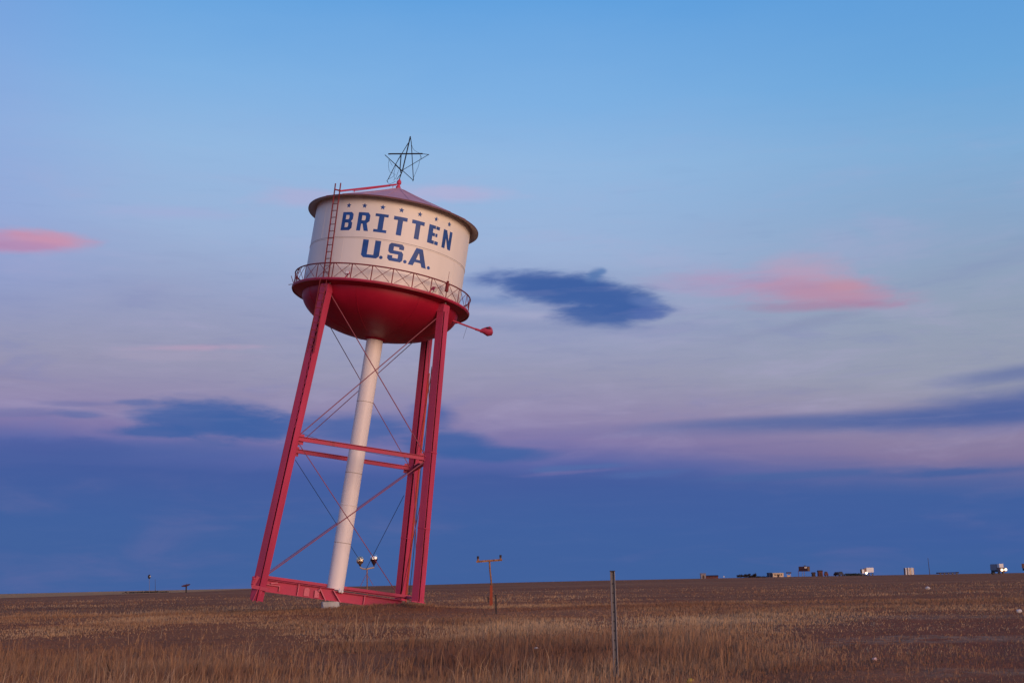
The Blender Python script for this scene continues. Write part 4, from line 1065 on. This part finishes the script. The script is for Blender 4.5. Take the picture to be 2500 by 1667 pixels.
def far_tree(u, D, vtop, wpx, mat, label, seed, grp):
    x_, y_, z_ = at(u, D); h = max(1.0, zz(u, vtop, D) - z_); w = wpx/F_PX*D
    t = thing('tree', (x_, y_, z_), label, 'tree', grp)
    MB().tube([(0, 0, -0.3), (0.05, 0, h*0.6)], 0.14, 6, r2=0.06).build('trunk', M['bark'], t)
    for s in (-1, 1): MB().tube([(0, 0, h*0.3), (s*w*0.25, 0, h*0.65)], 0.06, 5, r2=0.03).build('limb', M['bark'], t)
    cw = leaf_mass('crown', (w*0.5, w*0.4, h*0.62), 420, mat, seed, t, leaf=0.28)
    cw.location = (0, 0, h*0.22)
TG = 'dark trees by the distant settlement'
far_tree(1809, 690, 1400, 22, 'leaf_dark', 'broad low dark tree, leftmost of the distant dark trees', 21, TG)
far_tree(1822, 700, 1399.5, 14, 'leaf_dark', 'small dark tree second from the left in the distant row', 22, TG)
far_tree(1834, 695, 1400, 16, 'leaf_dark', 'low dark tree just left of the tallest distant tree', 23, TG)
far_tree(1843, 690, 1397, 11, 'leaf_dark', 'tallest narrow dark tree in the distant row', 24, TG)
xa, xb = span(1824, 1882, 705); h2_ = leaf_mass('hedge', ((xb - xa)*0.55, 1.5, 0.9), 900, 'leaf_dark', 31, leaf=0.3)
h2_.location = ((xa + xb)/2, 705, gz((xa + xb)/2, 705) - 0.1); tag(h2_, 'dark low hedge between the distant trees and the beige building', 'hedge')
building('dark_barn', 1878.5, 1887.3, 1397.5, 702, 6, 'dark_blue', 'dark_blue', 'dark blue barn end touching the left of the long beige building', 'barn', 0.12)
building('long_building', 1888, 1914, 1397.7, 700, 5, 'beige', 'beige', 'long low beige building lit warm among the distant houses', 'building', 0.12, doors=1, wins=4)
# small canopy
x_, y_, z_ = at(1927, 700); cn = thing('canopy', (x_, y_, z_), 'small dark roofed canopy right of the long beige building', 'canopy')
MB().box(-1.2, 1.2, -0.8, 0.8, zz(1927, 1398.5, 700) - z_ - 0.1, zz(1927, 1396, 700) - z_).build('roof', M['dark_wood'], cn)
for s in (-1, 1): MB().box(s*0.9 - 0.08, s*0.9 + 0.08, -0.1, 0.1, -0.3, zz(1927, 1398.5, 700) - z_ - 0.1).build('pillar', M['beige'], cn)
MB().box(-0.7, 0.7, 0.2, 0.9, -0.3, 0.9).build('back_wall', M['beige'], cn)
# billboard
BX = 640.0
x_, y_, z_ = at(1966, BX); bbd = thing('billboard', (x_, y_, z_), 'dark maroon billboard on two posts with a white square near its top', 'billboard')
X_ = lambda u: ray(u, 1421).x*BX - x_
Zb = lambda v: zz(1966, v, BX) - z_
MB().box(X_(1952), X_(1979), 0, 0.35, Zb(1394), Zb(1382)).build('panel', M['maroon'], bbd)
for k in range(10):
    xk = X_(1953.2) + k*(X_(1971.5) - X_(1953.2))/9
    MB().box(xk - 0.09, xk + 0.09, -0.08, -0.004, Zb(1394), Zb(1387.6)).build('slat', M['maroon'], bbd)
MB().box(X_(1966), X_(1972), -0.09, -0.004, Zb(1386.5), Zb(1383.2)).build('white_board', M['litter_white'], bbd)
MB().box(X_(1973.5), X_(1978.6), -0.09, -0.004, Zb(1393.5), Zb(1383)).build('ochre_board', M['ochre'], bbd)
MB().box(X_(1965), X_(1970), 0.02, 0.33, Zb(1381.7), Zb(1379.4)).build('topper', M['dark_blue'], bbd)
for u in (1960.5, 1966): MB().tube([(X_(u), 0.5, -0.4), (X_(u), 0.5, Zb(1383))], 0.12, 8).build('support', M['steel'], bbd)
x_, y_, z_ = at(1950.5, 660); o = MB().tube([(0, 0, -0.3), (0, 0, zz(1950, 1391.5, 660) - z_)], 0.11, 6).build('utility_pole', M['brick_red']); o.location = (x_, y_, z_)
tag(o, 'short reddish pole just left of the maroon billboard', 'pole')
building('hut', 1985, 1992, 1396.5, 690, 2.5, 'dark_wood', 'dark_wood', 'small dark hut just right of the maroon billboard', 'hut', 0.25, doors=1)
building('red_shed', 2000, 2010, 1391.8, 690, 3.0, 'brick_red', 'dark_wood', 'boxy dull red shed between the billboard and the hedge', 'shed', 0.15, doors=1)
def car(u, D, vtop, wpx, mat, label, glassy=True):
    x_, y_, z_ = at(u, D); w = wpx/F_PX*D; h = max(1.2, zz(u, vtop, D) - z_)
    t = thing('parked_car', (x_, y_, z_), label, 'car', 'cars parked by the distant settlement')
    pts = [(-w/2, .3), (w/2, .3), (w/2, h*.55), (w*.38, h*.6), (w*.25, h), (-w*.25, h), (-w*.40, h*.6), (-w/2, h*.55)]
    n = len(pts)
    MB().add([(x, 0, z) for x, z in pts] + [(x, 1.7, z) for x, z in pts], [tuple(range(n)), tuple(reversed(range(n, 2*n)))] + [(i, n + i, n + (i+1) % n, (i+1) % n) for i in range(n)]).build('body', M[mat], t)
    MB().box(-w*.26, w*.2, -0.02, -0.003, h*.62, h*.9).build('window', M['glass'], t)
    for s in (-1, 1): MB().tube([(s*w*.3, -0.05, .3), (s*w*.3, .2, .3)], .32, 10).build('wheel', M['tyre'], t)
car(2019, 680, 1394.5, 9, 'brick_red', 'dull red parked car right of the boxy red shed')
car(2045, 680, 1395.5, 14, 'maroon', 'dark maroon parked car left of the dark hedge')
car(2055, 676, 1394.5, 12, 'dark_blue', 'dark blue parked car touching the left end of the dark green hedge')
xa, xb = span(2060, 2112, 690); h3_ = leaf_mass('hedge', ((xb - xa)*0.5, 2.0, 1.35), 1500, 'leaf_green', 37, leaf=0.35)
h3_.location = ((xa + xb)/2, 690, gz((xa + xb)/2, 690) - 0.1); tag(h3_, 'dark green hedge left of the white box truck', 'hedge')

def wheel(t, x, y, r=0.5): 
    o = MB().tube([(x, y - 0.15, r), (x, y + 0.15, r)], r, 12).build('wheel', M['tyre'], t)
    MB().tube([(x, y - 0.16, r), (x, y - 0.152, r)], r*0.55, 10).build('rim', M['steel'], o)
# white box truck, side on, one headlight burning
TD2 = 600.0
x_, y_, z_ = at(2122, TD2); z_ = zz(2122, 1401.3, TD2)
z_ = gz(x_, y_)
bt = thing('box_truck', (x_, y_, z_), 'white box truck seen side on with a lit headlight and brown cab front', 'truck')
Xk = lambda u: ray(u, 1421).x*TD2 - x_
Zk = lambda v: zz(2122, v, TD2) - z_
MB().box(Xk(2117.5), Xk(2135), 0, 2.4, Zk(1396.5), Zk(1385)).build('cargo_box', M['white'], bt)
MB().box(Xk(2112.3), Xk(2117), 0.1, 2.3, Zk(1397.5), Zk(1386.5)).build('bulkhead', M['cab_brown'], bt)
cabb = MB(); cabb.box(Xk(2106.5), Xk(2112), 0.1, 2.3, Zk(1398.5), Zk(1388.8)); cabb.build('cab', M['white'], bt)
MB().box(Xk(2105.2), Xk(2106.2), 0.15, 2.2, Zk(1397), Zk(1388.5)).build('windshield', M['dark'], bt)
MB().box(Xk(2104), Xk(2135), 0.3, 2.1, Zk(1398.4) , Zk(1397.6)).build('chassis', M['dark'], bt)
for u in (2108, 2124, 2132): wheel(bt, Xk(u), 0.25, 0.42)
MB().sphere((Xk(2116.5), -0.12, Zk(1398.0)), 0.46, 10, 8).build('headlight', M['headlight'], bt)

# grain bins
GD = 690.0
x_, y_, z_ = at(2223, GD)
gb = thing('grain_elevator', (x_, y_, z_), 'pale grain elevator of upright bins left of the thin pole', 'grain elevator')
for k, (u, w_, mt) in enumerate(((2213.6, 3.4, 'white'), (2217.2, 2.6, 'grey_wall'), (2220.6, 3.4, 'white'), (2224.4, 3.4, 'beige'), (2228.2, 3.0, 'white'), (2231.4, 3.0, 'white'))):
    r_ = w_/F_PX*GD/2*0.98; hh = zz(2223, 1384.3 + 0.5*(k % 2), GD) - z_
    bn_ = MB().lathe([(r_, -0.4), (r_, hh - 0.25), (0.02, hh)], 14, c=(ray(u, 1421).x*GD - x_, 0.1*k)).build('bin', M[mt], gb)
MB().box(ray(2212, 1421).x*GD - x_, ray(2235, 1421).x*GD - x_, 0.9, 2.6, -0.4, zz(2223, 1385.5, GD) - z_).build('head_house', M['cab_brown'], gb)
# pole
x_, y_, z_ = at(2270.5, 500)
o = MB().tube([(0.15, 0, -0.3), (-0.12, 0, zz(2269, 1361, 500) - z_)], 0.13, 6, r2=0.07).build('utility_pole', M['dark_wood']); o.location = (x_, y_, z_)
tag(o, 'tall thin dark pole right of the grain elevator', 'pole')
# long low dark flatbed
QD = 480.0
x_, y_, z_ = at(2317, QD)
fb = thing('flat_trailer', (x_, y_, z_), 'long low dark flat trailer between the thin pole and the oncoming truck', 'trailer')
xa, xb = span(2292, 2343, QD)
MB().box(xa - x_, xb - x_, 0, 2.2, 0.30, zz(2317, 1396.3, QD) - z_).build('deck', M['maroon'], fb)
MB().box(xb - x_ - 0.5, xb - x_ + 0.02, -0.02, 2.2, 0.30, zz(2317, 1395.9, QD) - z_).build('headboard', M['dark'], fb)
for k in range(5): wheel(fb, xa - x_ + 0.8 + k*(xb - xa - 1.6)/4, 0.1, 0.3)
# oncoming truck
OD = 420.0
x_, y_, z_ = at(2440, OD)
ot = thing('semi_truck', (x_, y_, z_), 'oncoming truck with two bright headlights and a grey trailer at far right', 'truck')
Xo = lambda u: ray(u, 1421).x*OD - x_
Zo = lambda v: zz(2440, v, OD) - z_
MB().box(Xo(2440.5), Xo(2455), 1.6, 7.2, Zo(1390.5), Zo(1376)).build('trailer', M['trailer_grey'], ot)
MB().box(Xo(2441.5), Xo(2454), 1.7, 7.0, Zo(1395), Zo(1390.7)).build('undercarriage', M['dark'], ot)
cb_ = MB(); cb_.beam(((Xo(2440.6) + Xo(2456))/2, -0.2, Zo(1395)), ((Xo(2440.6) + Xo(2456))/2, -0.2, Zo(1385)), (1, 0, 0), Xo(2456) - Xo(2440.6), 2.2)
cab_ = cb_.build('cab', M['cab_brown'], ot)
MB().box(Xo(2441.5), Xo(2451.5), -0.6, 1.4, Zo(1384.7), Zo(1375.5)).build('air_deflector', M['white'], ot)
MB().box(Xo(2443), Xo(2453), -1.34, -1.31, Zo(1388.3), Zo(1385.5)).build('windshield', M['glass'], cab_)
for u, y_w in ((2442, 6.2), (2442, 5.0), (2443, 0.7), (2453, 0.7)): wheel(ot, Xo(u), y_w, 0.4)
for u, v in ((2445, 1390.6), (2454.3, 1390)): MB().sphere((Xo(u), -1.4, Zo(v)), 0.36, 10, 8).build('headlight', M['headlight'], ot)
x_, y_, z_ = at(2502, 400)
og = thing('cargo_trailer', (x_, y_, z_), 'orange cargo trailer cut by the right edge of the view', 'trailer')
xa, xb = span(2504, 2518, 400)
MB().box(xa - x_, xb - x_, 0, 2.0, zz(2502, 1386, 400) - z_, zz(2502, 1375, 400) - z_).build('cargo_box', M['orange'], og)
MB().box(xa - x_ + 0.1, xb - x_ - 0.1, 0.2, 1.8, zz(2502, 1392, 400) - z_, zz(2502, 1386.2, 400) - z_).build('undercarriage', M['dark'], og)
for k in (0, 1): wheel(og, xa - x_ + 0.4 + 0.8*k, 0.3, 0.4)
